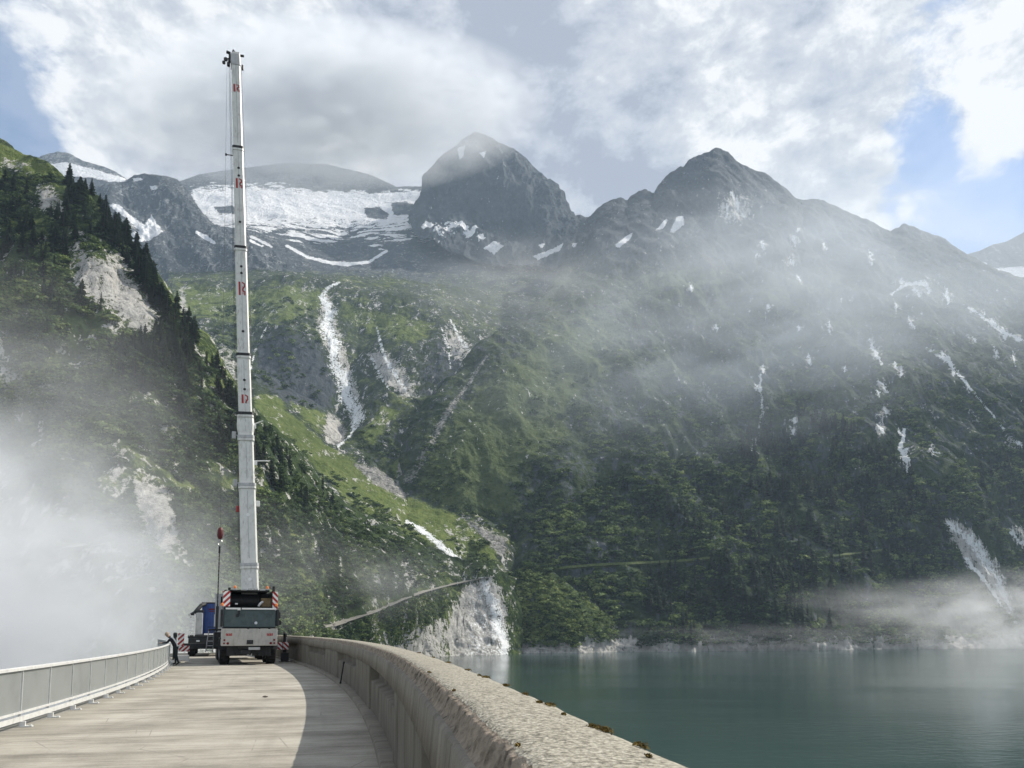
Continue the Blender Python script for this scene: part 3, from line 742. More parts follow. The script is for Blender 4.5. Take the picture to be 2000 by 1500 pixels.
# ================================================================== DAM CREST: road, parapet, railing
def crest_x(y): return .082 - .1444 * y - .00343 * y * y
_y = np.linspace(-14, 60, 2200)
_x = crest_x(_y)
_s = np.concatenate([[0], np.cumsum(np.hypot(np.diff(_x), np.diff(_y)))])
def crest(s, o, z=0.0):
    """point at length s along the crest, o metres to the left of the parapet foot"""
    y = np.interp(s, _s, _y); x = crest_x(y); sl = -.1444 - .00686 * y
    n = np.sqrt(1 + sl * sl)
    return np.stack(np.broadcast_arrays(x - o / n, y + o * sl / n, np.asarray(z, float)), -1)
def s_of_y(y): return float(np.interp(y, _y, _s))
def heading(y):
    return math.atan(.1444 + .00686 * y)       # angle to the left of +Y
S0, S1 = .2, float(_s[-1]) - .3

def uv_grid(name, s_arr, prof, mat, kind=None, parent=None, smooth=False, closed=False):
    """sweep: prof(s) -> list of (o, z); uv = (s, running profile length)"""
    P = []; UV = []
    for s in s_arr:
        pr = prof(s); o = np.array([p[0] for p in pr]); z = np.array([p[1] for p in pr])
        P.append(crest(s, o, z))
        run = np.concatenate([[0], np.cumsum(np.hypot(np.diff(o), np.diff(z)))])
        UV.append(np.stack([np.full(len(o), s), run], -1))
    P = np.array(P); UV = np.array(UV); ns, npf = P.shape[:2]
    i, j = np.meshgrid(np.arange(ns - 1), np.arange(npf - 1), indexing='ij')
    q = i * npf + j
    FA = np.stack([q, q + 1, q + npf + 1, q + npf], -1).reshape(-1, 4)
    o = np_mesh(name, P.reshape(-1, 3), FA, mat, smooth, None, parent)
    me = o.data
    uvl = me.uv_layers.new(name='along')
    uvl.data.foreach_set('uv', UV.reshape(-1, 2)[FA.ravel()].astype(np.float32).ravel())
    if kind: tag(o, kind=kind)
    return o

def road_mat():
    m, nt, out = new_mat('road_concrete'); g = N(nt)
    uv = g.node('ShaderNodeUVMap', uv_map='along').outputs[0]
    P = g.geo()
    band = g.noise(g.mapping(uv, (1.7, .17, 1)), 1, 8, .72, .7)
    band2 = g.noise(g.mapping(uv, (9, .5, 1)), 1, 5, .7)
    blot = g.noise(P, .55, 7, .65)
    fine = g.noise(P, 26, 4, .75)
    t = g.math('ADD', g.math('MULTIPLY', band, .36), g.math('ADD', g.math('MULTIPLY', blot, .38), g.math('ADD', g.math('MULTIPLY', band2, .13), g.math('MULTIPLY', fine, .13))))
    col = g.ramp(t, [(.37, (.115, .107, .09)), (.455, (.235, .22, .187)), (.53, (.345, .325, .28)), (.63, (.45, .43, .38))])
    # dark transverse joints
    w = g.node('ShaderNodeSeparateXYZ'); g.link(uv, w.inputs[0])
    sj = g.math('ADD', w.outputs[0], g.math('MULTIPLY', g.noise(uv, .7, 3, .5), .25))
    fr = g.math('ABSOLUTE', g.math('SUBTRACT', g.math('FRACT', g.math('MULTIPLY', sj, 1 / 5.4)), .5))
    j = g.math('MULTIPLY', g.mapr(fr, .001, .005, .35, 0), g.mapr(g.noise(uv, 3, 4, .6), .4, .55))
    col = g.mix(j, col, (.10, .095, .085))
    tyre = g.noise(g.mapping(uv, (.06, 1.9, 1)), 1, 4, .55)
    col = g.mix(g.mapr(tyre, .54, .68, 0, .16), col, (.15, .14, .12))
    cr = g.voro(g.mapping(uv, (.5, .9, 1)), 1.0, 'DISTANCE_TO_EDGE')
    crm = g.math('MULTIPLY', g.mapr(cr, .0, .012, .5, 0), g.mapr(blot, .5, .6))
    col = g.mix(crm, col, (.09, .085, .075))
    # darker edge by the kerb and below the railing
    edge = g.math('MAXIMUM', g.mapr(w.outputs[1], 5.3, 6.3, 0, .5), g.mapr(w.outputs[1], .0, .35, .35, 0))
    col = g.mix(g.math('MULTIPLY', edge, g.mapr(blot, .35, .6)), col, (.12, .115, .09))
    h = g.math('ADD', g.math('MULTIPLY', fine, .5), g.math('MULTIPLY', band2, .8))
    g.bsdf(out, col, .85, g.bump(h, .5, .012), 0, .25)
    return m

def wall_mat(name, tone=1.0, agg=False):  # plain factor on the concrete's own colour
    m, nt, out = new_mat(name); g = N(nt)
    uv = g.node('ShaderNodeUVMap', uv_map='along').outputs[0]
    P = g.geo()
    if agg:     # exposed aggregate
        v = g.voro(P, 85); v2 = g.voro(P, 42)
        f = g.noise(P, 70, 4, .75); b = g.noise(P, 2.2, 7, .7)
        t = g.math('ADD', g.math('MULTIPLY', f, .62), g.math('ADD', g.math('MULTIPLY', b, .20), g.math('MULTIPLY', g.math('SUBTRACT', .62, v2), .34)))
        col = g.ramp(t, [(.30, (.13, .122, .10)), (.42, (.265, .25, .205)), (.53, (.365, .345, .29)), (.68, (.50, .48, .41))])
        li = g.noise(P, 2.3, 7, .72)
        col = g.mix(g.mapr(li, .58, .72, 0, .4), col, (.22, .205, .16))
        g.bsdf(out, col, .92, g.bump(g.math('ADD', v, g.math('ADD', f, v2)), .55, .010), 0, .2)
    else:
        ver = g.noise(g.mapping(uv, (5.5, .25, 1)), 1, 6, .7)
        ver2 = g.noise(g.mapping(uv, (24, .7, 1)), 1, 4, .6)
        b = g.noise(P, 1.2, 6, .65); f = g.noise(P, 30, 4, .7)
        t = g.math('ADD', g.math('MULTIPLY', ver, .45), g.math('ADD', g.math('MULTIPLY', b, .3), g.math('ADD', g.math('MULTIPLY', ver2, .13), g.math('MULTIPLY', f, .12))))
        col = g.ramp(t, [(.34, (.04 * tone, .037 * tone, .031 * tone)), (.45, (.115 * tone, .107 * tone, .09 * tone)), (.57, (.18 * tone, .168 * tone, .142 * tone)), (.72, (.28 * tone, .262 * tone, .225 * tone))])
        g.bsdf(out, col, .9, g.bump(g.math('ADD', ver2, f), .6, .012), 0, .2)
    return m
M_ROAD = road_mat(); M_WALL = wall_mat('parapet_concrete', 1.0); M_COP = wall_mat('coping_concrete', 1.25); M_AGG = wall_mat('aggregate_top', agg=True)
M_ROUGH = simple_mat('broken_edge', (.24, .205, .165), .95, 0, .38, 14, (.07, .055, .045), .15, .8)

ss = np.arange(S0, S1, .5)
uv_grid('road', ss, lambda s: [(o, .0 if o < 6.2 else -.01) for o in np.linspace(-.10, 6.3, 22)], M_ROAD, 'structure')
# dam body under the road
uv_grid('dam_body', np.arange(S0, S1, 1.0), lambda s: [(-.66, -.02), (-.66, -45), (6.9, -45), (6.42, -.5), (6.42, -.012), (6.28, -.012)], M_WALL, 'structure')

# --- parapet: body with long niches, kerb, coping band, rough broken edge and aggregate top
NICHE0 = s_of_y(9.75); NICHE_L = 6.4; BAY = 10.9
def bay(s):
    t = (s - NICHE0) % BAY
    return t
def niche(s):
    t = bay(s); return 0 < t < NICHE_L
brk = []
k = -4
while NICHE0 + k * BAY < S1:
    for e in (0, NICHE_L): brk += [NICHE0 + k * BAY + e - .004, NICHE0 + k * BAY + e + .004]
    k += 1
# vertical joints in the plain stretches
jn = []
k = -4
while NICHE0 + k * BAY < S1:
    for e in (NICHE_L + .9, NICHE_L + 2.25, NICHE_L + 3.6, 2.1, 4.3): jn.append(NICHE0 + k * BAY + e)
    k += 1
sw = np.unique(np.round(np.concatenate([np.arange(S0, S1, .35), [b for b in brk if S0 < b < S1], [j + d for j in jn for d in (-.016, -.012, .012, .016) if S0 < j + d < S1]]), 4))
jn = np.array(jn)
def wall_prof(s):
    nz = niche(s); jt = .025 if np.min(np.abs(jn - s)) < .014 else 0
    a = -.17 - jt; low = a - (.035 if nz else 0); d = a - (.19 if nz else 0)
    return [(low, -.01), (low, .66), (low - .001, .68), (d, .72 if nz else .70), (d, .955), (a - .004, .965), (a - .004, .984), (-.27, .984)]
parapet = uv_grid('parapet_wall', sw, wall_prof, M_WALL)
tag(parapet, 'weathered concrete parapet wall curving along the lake side of the road', 'wall')
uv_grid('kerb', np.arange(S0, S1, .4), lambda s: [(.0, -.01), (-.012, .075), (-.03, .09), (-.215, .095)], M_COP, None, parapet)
def band_prof(s):
    jt = .012 if np.min(np.abs(jn - s)) < .014 else 0
    return [(-.25, .985), (-.15 - jt, .987), (-.172 - jt, 1.235), (-.178, 1.24), (-.185, 1.252), (-.23, 1.253)]
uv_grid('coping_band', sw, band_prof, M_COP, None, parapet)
# rough edge: dense grid, displaced
def rough_edge():
    s = np.concatenate([np.arange(S0, S0 + 12, .06), np.arange(s_of_y(-1), s_of_y(14), .012), np.arange(s_of_y(14), s_of_y(45), .05), np.arange(s_of_y(45), S1, .3)])
    s = np.unique(np.round(s, 4))
    z = np.array([1.252, 1.27, 1.29, 1.312, 1.334, 1.352, 1.364, 1.3705])
    o0 = np.array([-.20, -.212, -.219, -.227, -.237, -.247, -.257, -.272])
    Sg, Zg = np.meshgrid(s, z, indexing='ij')
    Og = np.broadcast_to(o0, Sg.shape)
    q = np.stack([Sg * 26, Zg * 9, 0 * Sg], -1)
    dsp = .020 * ridged(q, 3) + .016 * perlin(np.stack([Sg * 7, Zg * 6, 0 * Sg + 4], -1))
    wgt = np.array([.2, .8, 1, 1, 1, 1, .9, .6])
    O = Og - np.abs(dsp) * wgt - .008 * (wgt > .5) * (perlin(np.stack([Sg * 3, 0 * Sg, 0 * Sg + 9], -1)) > .1)
    Z = Zg + np.where(np.arange(8) >= 6, -.018 * np.clip(ridged(np.stack([Sg * 15, 0 * Sg, 0 * Sg + 2], -1), 2), 0, 1), 0)
    P = crest(Sg.ravel(), O.ravel(), Z.ravel())
    ns, npf = Sg.shape
    i, j = np.meshgrid(np.arange(ns - 1), np.arange(npf - 1), indexing='ij'); qd = i * npf + j
    FA = np.stack([qd, qd + 1, qd + npf + 1, qd + npf], -1).reshape(-1, 4)
    return np_mesh('broken_edge', P, FA, M_ROUGH, False, None, parapet), s, O[:, -1], Z[:, -1]
_, s_e, o_e, z_e = rough_edge()
# aggregate top, follows the broken edge, and rounded outer arris
def top_prof_factory():
    def f(s):
        oe = float(np.interp(s, s_e, o_e)); ze = float(np.interp(s, s_e, z_e))
        wob = .006 * math.sin(s * 3.1) + .004 * math.sin(s * 11.7)
        return [(oe, ze), (oe - .02, 1.372), (-.37, 1.375), (-.50, 1.376), (-.63, 1.372), (-.662 + wob, 1.366), (-.675 + wob, 1.35), (-.678, 1.20), (-.65, 1.19), (-.65, -.05)]
    return f
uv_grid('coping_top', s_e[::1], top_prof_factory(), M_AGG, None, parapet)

# moss tufts growing on the edges of the coping
def moss():
    V = []; FA = []; T = []
    r = np.random.default_rng(5)
    base = 0
    spots = [(1.42, -.585, .022), (1.50, -.60, .018), (1.66, -.58, .03), (2.25, -.605, .02), (2.62, -.60, .035), (2.70, -.585, .02), (3.5, -.60, .028), (3.62, -.575, .016), (4.1, -.6, .02), (4.75, -.605, .03), (5.6, -.6, .035), (5.8, -.58, .02), (6.6, -.6, .03), (8.1, -.6, .04), (9.6, -.6, .03), (11.5, -.6, .04), (2.05, -.56, .010), (3.1, -.57, .012), (4.4, -.24, .012), (6.3, -.24, .015), (2.3, -.24, .008)]
    for y, o, rad in spots:
        s = s_of_y(y); n = int(170 * rad / .05)
        c = r.normal(size=(n, 2)) * np.array([rad * 1.1, rad * .33])
        hh = .009 * np.exp(-(c[:, 0] ** 2) / (2 * rad ** 2)) * r.uniform(.5, 1.2, n)
        P = crest(s + c[:, 0], o - .05 + c[:, 1], 1.372 + hh * .6)
        for p in P:
            a = r.normal(size=3) * .004; b = r.normal(size=3) * .004
            V += [p - a, p + b, p + a * .6 + [0, 0, .005], p - b]; FA.append((base, base + 1, base + 2, base + 3)); base += 4
            t = r.uniform(); T += [t] * 4
    m, nt, out = new_mat('moss'); g = N(nt)
    g.bsdf(out, g.ramp(g.attr('tint', 'Fac'), [(0, (.05, .04, .012)), (.5, (.12, .085, .02)), (1, (.20, .13, .03))]), .95)
    o = np_mesh('moss', np.array(V), np.array(FA), m, False, {'tint': np.array(T)})
    tag(o, 'brown green moss tufts along the edges of the wall top', 'moss', kind='stuff')
moss()

# --- railing along the valley side
M_GALV = simple_mat('galvanised_steel', (.66, .67, .66), .42, .15, .08, 8, (.45, .44, .41), .5)
M_GALV2 = simple_mat('galvanised_bars', (.41, .43, .415), .5, .2, .07, 1.2, None, .5)
RO = 6.0
def rail_s_table():
    s = np.arange(S0, S1, .05); P = crest(s, RO)
    return s, P
_rs, _rp = rail_s_table()
_ra = np.concatenate([[0], np.cumsum(np.linalg.norm(np.diff(_rp, axis=0), axis=1))])
a0 = float(np.interp(13.86, _rp[:, 1], _ra))
def rail_at(a, o=RO, z=0): return crest(float(np.interp(a, _ra, _rs)), o, z)
railing = empty('railing', tuple(rail_at(a0)))
tag(railing, 'pale grey steel railing with fine upright bars along the foggy valley side', 'railing')
def rloc(p): return Vector(p) - railing.location
n_lo, n_hi = -4, 33
def sweep_rail(name, rect, mat, step=.5):
    mb = MB(); rings = []
    for a in np.arange(a0 + n_lo * 1.5, a0 + n_hi * 1.5 + .01, step):
        rings.append([rloc(rail_at(a, o, z)) for o, z in rect])
    mb.loft(rings)
    return mb.build(name, mat, railing)
sweep_rail('top_rail', [(5.955, 1.0), (5.955, 1.05), (5.965, 1.058), (6.035, 1.058), (6.045, 1.05), (6.045, 1.0)], M_GALV)
sweep_rail('bottom_rail', [(5.975, .235), (5.975, .275), (6.025, .275), (6.025, .235)], M_GALV)
sweep_rail('toe_board', [(5.965, .10), (5.965, .19), (5.985, .19), (5.985, .10)], M_GALV)
for k in range(n_lo, n_hi + 1):
    a = a0 + k * 1.5
    yy = float(rail_at(a)[1]); hd = heading(yy)
    R = Matrix.Rotation(hd, 3, 'Z')
    base = rloc(rail_at(a))
    mb = MB()
    def bx(c, s, bev=0): mb.box(base + R @ Vector(c), s, R, bev)
    bx((.0, 0, .56), (.05, .014, .9))
    bx((.055, 0, .05), (.10, .05, .10), .004)
    bx((.12, 0, .012), (.20, .09, .022), .003)
    bx((.19, 0, .03), (.035, .035, .03), .004)
    mb.build('post', M_GALV, railing)
    if k < n_hi:
        mb = MB()
        p0 = a + .03; nb = 42
        for b in range(nb):
            ab = p0 + (1.44) * (b + .5) / nb
            c = rloc(rail_at(ab)); R2 = Matrix.Rotation(heading(float(rail_at(ab)[1])), 3, 'Z')
            mb.box(c + Vector((0, 0, .637)), (.008, .017, .725), R2)
        mb.build('bar_panel', M_GALV2, railing)

# --- small things lying on the road
M_RUST = simple_mat('dark_iron', (.025, .024, .024), .6, .6, .3, 20)
y = 22.5; p = crest(s_of_y(24.3), .02)
rod = MB(); b0 = Vector(crest(s_of_y(23.6), -.02, .10)); b1 = Vector(crest(s_of_y(23.9), -.13, .68))
rod.tube(b0, b1, .022, .022, 8); rod.tube(b1 - Vector((0, 0, .01)), b1 + (b1 - b0).normalized() * .06, .032, .03, 8); rod.tube(b0, b0 + (b1 - b0).normalized() * .05, .034, .03, 8)
tag(rod.build('iron_bar', M_RUST), 'dark iron bar leaning against the parapet wall', 'bar')
gpt = pix(518, 1362, 1); tt = -1.72 / (gpt[2] - 1.72); gp = CAM + (gpt - CAM) * tt
bm = bmesh.new(); bmesh.ops.create_icosphere(bm, subdivisions=2, radius=1)
for v in bm.verts:
    q = Vector(v.co); k = 1 + .25 * math.sin(5 * q.x + 2) * math.cos(4 * q.y)
    v.co = Vector((q.x * .075 * k, q.y * .045 * k, (q.z * .5 + .35) * .04 * k))
me = bpy.data.meshes.new('stone'); bm.to_mesh(me); bm.free(); me.materials.append(simple_mat('stone', (.11, .10, .085), .9, 0, .3, 25))
st = link(bpy.data.objects.new('stone', me)); st.location = (gp[0], gp[1], .008)
tag(st, 'small dark stone lying alone on the sunlit road', 'stone')
# ================================================================== MOBILE CRANE, TRUCK, LOADS, PERSON
M_WHITE = simple_mat('crane_white', (.66, .66, .62), .42, 0, .07, 3, (.34, .32, .28), .5)
M_BUMP = simple_mat('bumper_white', (.43, .42, .385), .5, 0, .08, 4, (.27, .255, .22), .4)
M_TEAL = simple_mat('counterweight_teal', (.055, .085, .09), .55, 0, .18, 3, (.10, .105, .10), .4)
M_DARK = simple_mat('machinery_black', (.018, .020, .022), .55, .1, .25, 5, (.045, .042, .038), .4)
M_TYRE = simple_mat('tyre_rubber', (.016, .016, .017), .85, 0, .2, 12, (.05, .045, .04), .2)
M_STEEL = simple_mat('bare_steel', (.42, .42, .42), .35, .8, .12, 8)
M_RED = simple_mat('signal_red', (.36, .022, .02), .5, 0, .1, 9)
M_REDD = simple_mat('dark_red', (.12, .012, .014), .5, 0, .15, 9)
M_PURE = simple_mat('signal_white', (.78, .78, .76), .5, 0, .04, 9)
M_BLUE = simple_mat('container_blue', (.025, .065, .24), .45, 0, .12, 3, (.05, .075, .16), .45)
M_GREY = simple_mat('panel_grey', (.44, .45, .45), .5, 0, .1, 4, (.22, .21, .2), .4)
M_BROWN = simple_mat('winch_bronze', (.26, .19, .10), .5, .4, .2, 8)
M_ORANGE = simple_mat('beacon_orange', (.75, .22, .05), .3, 0, .05, 9)
M_CABLE = simple_mat('wire_rope', (.05, .05, .052), .6, .5, .2, 40)
def glass_mat():
    m, nt, out = new_mat('dark_glass'); g = N(nt)
    g.bsdf(out, (.02, .03, .034), .06, None, 0, .6)
    return m
M_GLASS = glass_mat()
def lens_mat(name, col):
    m, nt, out = new_mat(name); g = N(nt); g.bsdf(out, col, .15, None, 0, .6); return m
M_LENSR = lens_mat('lamp_lens_red', (.16, .01, .01)); M_LENSW = lens_mat('lamp_lens_clear', (.6, .63, .66))

def clip_rect(pts, w, h):
    def half(P, f, inter):
        out = []
        for i in range(len(P)):
            a, b = P[i - 1], P[i]
            fa, fb = f(a), f(b)
            if (fa >= 0) != (fb >= 0):
                t = fa / (fa - fb); out.append((a[0] + (b[0] - a[0]) * t, a[1] + (b[1] - a[1]) * t))
            if fb >= 0: out.append(b)
        return out
    for f in (lambda p: p[0] + w / 2, lambda p: w / 2 - p[0], lambda p: p[1] + h / 2, lambda p: h / 2 - p[1]):
        if not pts: return []
        pts = half(pts, f, None)
    return pts
def chevron_board(name, parent, c, w, h, right=True, pitch=.30, rot=None):
    """white board with slanted red stripes, facing local -y"""
    R = rot if rot is not None else Matrix.Identity(3)
    bd = MB(); bd.box(Vector(c), (w, .02, h), R, .004); b = bd.build(name, M_PURE, parent)
    st = MB(); k = -12
    sg = 1 if right else -1
    for k in range(-10, 11):
        x0 = k * pitch
        q = [(x0 - sg * h, -h), (x0 + pitch / 2 - sg * h, -h), (x0 + pitch / 2 + sg * h, h), (x0 + sg * h, h)]
        q = clip_rect(q, w, h)
        if len(q) >= 3:
            st.add([Vector(c) + R @ Vector((x, -.0135, z)) for x, z in q], [tuple(range(len(q)))])
    st.build('warning_stripes', M_RED, b)
    return b

CY0 = 38.0
c0 = pix(487, 1260, CY0)
HD = heading(38.5)
crane = empty('mobile_crane', (float(c0[0]), CY0, 0), HD)
tag(crane, 'white telescopic mobile crane with raised boom, seen from behind on the dam road', 'crane')
CM = Matrix.Translation(crane.location) @ Matrix.Rotation(HD, 4, 'Z'); CI = CM.inverted()
def to_crane(p): return CI @ Vector(p)

# --- carrier
mb = MB(); mb.box((0, 5.4, 1.02), (1.0, 10.4, .5), None, .03); mb.box((0, 5.6, 1.42), (2.5, 9.9, .22), None, .03); mb.box((0, 1.3, .70), (2.0, .5, .3)); mb.box((0, 3.0, .70), (2.0, .5, .3)); mb.box((0, 7.2, .70), (2.0, .5, .3)); mb.box((0, 8.9, .70), (2.0, .5, .3))
for x in (-1.02, 1.02): mb.box((x, 1.5, 1.30), (.68, 2.6, .08), None, .02)
mb.box((-.15, .3, .62), (.5, .3, .22), None, .03)
mb.box((-.55, .42, .70), (.95, .06, .52), None, .02); mb.box((.62, .46, .66), (.9, .06, .46), None, .02)  # dark flap sheets added to blacken the underside below the bumper
for k in range(5): mb.path([(-.8 + .35 * k, .30, .95), (-.75 + .35 * k, .22, .62), (-.6 + .33 * k, .28, .48), (-.5 + .33 * k, .5, .6)], .022, 6)
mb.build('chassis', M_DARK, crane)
mb = MB()
mb.box((0, .05, 1.335), (2.62, .16, .80), None, .035)
mb.box((-1.24, .42, 1.335), (.14, .65, .78), None, .03); mb.box((1.24, .42, 1.335), (.14, .65, .78), None, .03)
for x0, x1 in ((-1.30, -.14), (-.02, .42), (.50, .86), (.98, 1.30)): mb.box(((x0 + x1) / 2, .10, 1.75), (x1 - x0, .26, .05), None, .012)
bump = mb.build('rear_bumper', M_BUMP, crane)
for sx in (-1, 1):
    mb = MB()
    for (x, z, r) in ((1.16, 1.22, .05), (1.00, 1.06, .062), (1.17, 1.06, .045)): mb.lathe((sx * x, -.03, z), [(0.001, -.03), (r * .9, -.03), (r, -.02), (r, .02), (0.001, .02)], 'Y', 14)
    mb.build('tail_lamp', M_LENSR, bump)
    mb = MB()                                   # small red maker's mark, too blurred to read
    for i, (dx, w, h) in enumerate(((-.13, .035, .10), (-.075, .05, .10), (-.01, .03, .10), (.045, .055, .10), (.115, .045, .10))):
        mb.box((sx * .95 + dx, -.034, 1.50 - .012 * (i % 2)), (w, .006, h))
    mb.box((sx * .95, -.034, 1.435), (.28, .006, .02))
    mb.build('red_lettering', M_RED, bump)
mb = MB(); mb.box((0.02, -.045, 1.12), (.30, .04, .20), None, .015); mb.lathe((.02, -.08, 1.12), [(.001, -.05), (.05, -.05), (.07, -.02), (.07, .02), (.001, .02)], 'Y', 14)
mb.build('tow_coupling', M_DARK, bump)
mb = MB(); mb.box((.24, .02, .80), (.54, .03, .13), None, .01); mb.build('number_plate', M_GREY, crane)
mb = MB()
mb.box((-.10, -.034, 1.642), (.60, .004, .012))
for x0 in (-.35, -.2, -.05, .12): mb.box((x0, -.035, 1.655), (.11, .004, .02))
mb.build('grey_lettering', M_GREY, bump)

def wheel(x, y):
    w = MB(); r = .62; t = .24
    w.lathe((x, y, r), [(.30, -t * .9), (r * .86, -t), (r * .97, -t * .85), (r, -t * .5), (r, t * .5), (r * .97, t * .85), (r * .86, t), (.30, t * .9)], 'X', 28)
    for k in range(26):
        a = 2 * math.pi * k / 26
        w.box((x, y + math.sin(a) * (r + .004), r + math.cos(a) * (r + .004)), (t * 1.7, .05, .03), Euler((-a, 0, 0)).to_matrix())
    o = w.build('wheel', M_TYRE, crane, True)
    h = MB(); h.lathe((x, y, r), [(.05, -t * .7), (.28, -t * .75), (.33, -t * .95), (.33, t * .95), (.28, t * .75), (.05, t * .7)], 'X', 22)
    h.build('rim', M_STEEL, o, True)
for y in (1.25, 2.95, 7.2, 8.9):
    for x in (-1.10, 1.10): wheel(x, y)
mb = MB()
for x in (-1.12, 1.12):
    for yy in (1.25, 2.95):
        rings = []
        for k in range(9):
            a = math.radians(-80 + 160 * k / 8)
            rings.append([(x + d, yy + math.sin(a) * r_, .62 + math.cos(a) * r_) for d, r_ in ((-.27, .70), (.27, .70), (.27, .73), (-.27, .73))])
        mb.loft(rings)
mb.build('mudguard', M_DARK, crane)
# driver's cab at the front
mb = MB(); prof = [(8.9, 1.5), (8.9, 2.75), (9.1, 2.95), (10.6, 2.95), (11.0, 2.0), (11.0, .7), (9.0, .7)]
mb.loft([[(-1.25, y, z) for y, z in prof], [(1.25, y, z) for y, z in prof]]); cabf = mb.build('driver_cab', M_WHITE, crane)
mb = MB()
for x in (-1.253, 1.253): mb.add([(x, 9.2, 2.0), (x, 9.2, 2.75), (x, 10.45, 2.75), (x, 10.65, 2.0)], [(0, 1, 2, 3)])
mb.add([(-1.1, 8.897, 2.1), (-1.1, 8.897, 2.7), (1.1, 8.897, 2.7), (1.1, 8.897, 2.1)], [(0, 1, 2, 3)])
mb.build('window', M_GLASS, cabf)
# outriggers
def outrigger(x_end, y, name='outrigger'):
    sx = 1 if x_end > 0 else -1
    b = MB(); b.box(((x_end + sx * .9) / 2, y, .86), (abs(x_end - sx * .9), .34, .30), None, .02)
    o = b.build(name, M_DARK, crane)
    j = MB(); j.tube((x_end, y, .14), (x_end, y, 1.30), .095, .095, 16); j.tube((x_end, y, 1.30), (x_end, y, 1.52), .085, .11, 16); j.tube((x_end, y, 1.52), (x_end, y, 1.58), .11, .05, 16)
    j.build('jack', M_DARK, o)
    s = MB(); s.tube((x_end, y, .06), (x_end, y, .45), .06, .06, 14); s.tube((x_end + .07, y - .13, 1.0), (x_end + .07, y - .13, 1.32), .028, .028, 8); s.build('piston', M_STEEL, o)
    f = MB(); f.lathe((x_end, y, 0), [(.001, .012), (.30, .012), (.32, .04), (.22, .10), (.10, .15), (.001, .15)], 'Z', 24); f.build('foot_pad', M_PURE, o)
    return o
o_l = outrigger(-3.45, 4.1)
o_r = outrigger(2.02, 3.3)
R0 = Matrix.Identity(3)
chevron_board('warning_board', o_l, (-3.16, 3.86, 1.16), .30, .76, True, .26)
chevron_board('warning_board', o_l, (-3.00, 3.70, .74), .52, .30, True, .24)
chevron_board('warning_board', o_r, (1.74, 3.05, .86), .26, .40, False, .26)
chevron_board('warning_board', o_r, (2.05, 3.05, .86), .28, .40, False, .26)
mb = MB(); mb.box((-3.1, 4.0, .26), (.72, .4, .30), None, .03); mb.box((-3.42, 4.0, .12), (.10, .42, .10)); mb.box((-2.80, 4.0, .12), (.10, .42, .10)); mb.build('support_box', M_PURE, o_l)
mb = MB(); mb.box((2.0, 3.0, .28), (.40, .3, .44), None, .02); mb.build('jack_box', M_DARK, o_r)

# --- superstructure
mb = MB(); mb.lathe((0, 4.6, 1.53), [(.001, 0), (.78, 0), (.78, .22), (.001, .22)], 'Z', 30); mb.box((0, 3.4, 1.98), (1.5, 5.0, .36), None, .04); mb.build('turntable', M_DARK, crane)
mb = MB(); mb.box((0.02, .95, 2.28), (2.44, 1.15, .88), None, .05)
cw = mb.build('counterweight', M_TEAL, crane)
mb = MB(); mb.box((-1.30, .95, 2.30), (.12, 1.1, .86), None, .04); mb.box((1.34, .95, 2.32), (.14, 1.1, .84), None, .04); mb.box((1.43, .9, 2.45), (.12, .8, .32), None, .04); mb.tube((1.42, .5, 2.08), (1.42, 1.2, 2.08), .13, .13, 14); mb.box((0, .9, 1.80), (2.5, .9, .09)); mb.build('frame', M_DARK, cw)
mb = MB(); mb.tube((-.58, .34, 2.42), (-.58, .40, 2.42), .085, .085, 16); mb.box((-.52, .35, 2.62), (.10, .05, .30)); mb.build('lifting_eye', M_DARK, cw)
mb = MB(); mb.lathe((.30, .36, 2.06), [(.001, -.02), (.07, -.015), (.075, .03), (.001, .03)], 'Y', 16); mb.build('lamp', M_LENSW, cw)
mb = MB(); mb.box((-.83, .36, 2.76), (.62, .10, .075), None, .01); mb.box((.42, .36, 2.76), (1.62, .10, .075), None, .01); mb.box((-.52, .38, 2.74), (.14, .12, .12), None, .01); mb.build('white_rail', M_PURE, crane)
mb = MB()
for x in (-1.16, 1.16): mb.box((x, 2.2, 3.22), (.10, 2.9, .98), None, .02)
mb.box((0, 3.3, 3.2), (2.25, .12, .95)); mb.box((0, 2.1, 2.80), (2.3, 2.7, .10)); mb.box((0, 2.2, 3.69), (1.9, 2.4, .08), None, .02)
mb.tube((-.95, 2.1, 3.2), (.5, 2.1, 3.2), .36, .36, 24); mb.tube((-1.0, 2.1, 3.2), (-.94, 2.1, 3.2), .46, .46, 24); mb.tube((.46, 2.1, 3.2), (.52, 2.1, 3.2), .46, .46, 24)
mb.build('winch_housing', M_DARK, crane)
mb = MB(); mb.box((.86, 1.6, 3.10), (.52, .5, .44), None, .04)
for x in (.68, .84, 1.0): mb.box((x, 1.33, 3.08), (.06, .06, .36), None, .01)
mb.box((.86, 1.34, 3.30), (.56, .10, .06)); mb.build('winch_motor', M_BROWN, crane)
mb = MB(); mb.path([(.46, 1.2, 2.92), (.52, 1.16, 3.02), (.58, 1.18, 3.10), (.66, 1.25, 3.14)], .06, 10); mb.box((-.62, 1.0, 3.02), (.13, .06, .07), None, .01); mb.build('white_fitting', M_PURE, crane)
mb = MB()
for (x, w) in ((-.72, .22), (-.28, .30), (.02, .22), (.30, .20), (.62, .26), (.86, .16)): mb.box((x, 1.1, 3.76 + .02 * math.sin(x * 9)), (w, .3, .09), None, .02)
mb.build('top_fitting', M_GREY, crane)
for x in (-.72, .84):
    mb = MB(); mb.lathe((x, 1.0, 3.80), [(.001, 0), (.075, 0), (.075, .09), (.05, .13), (.001, .14)], 'Z', 14); mb.build('beacon', M_ORANGE, crane)
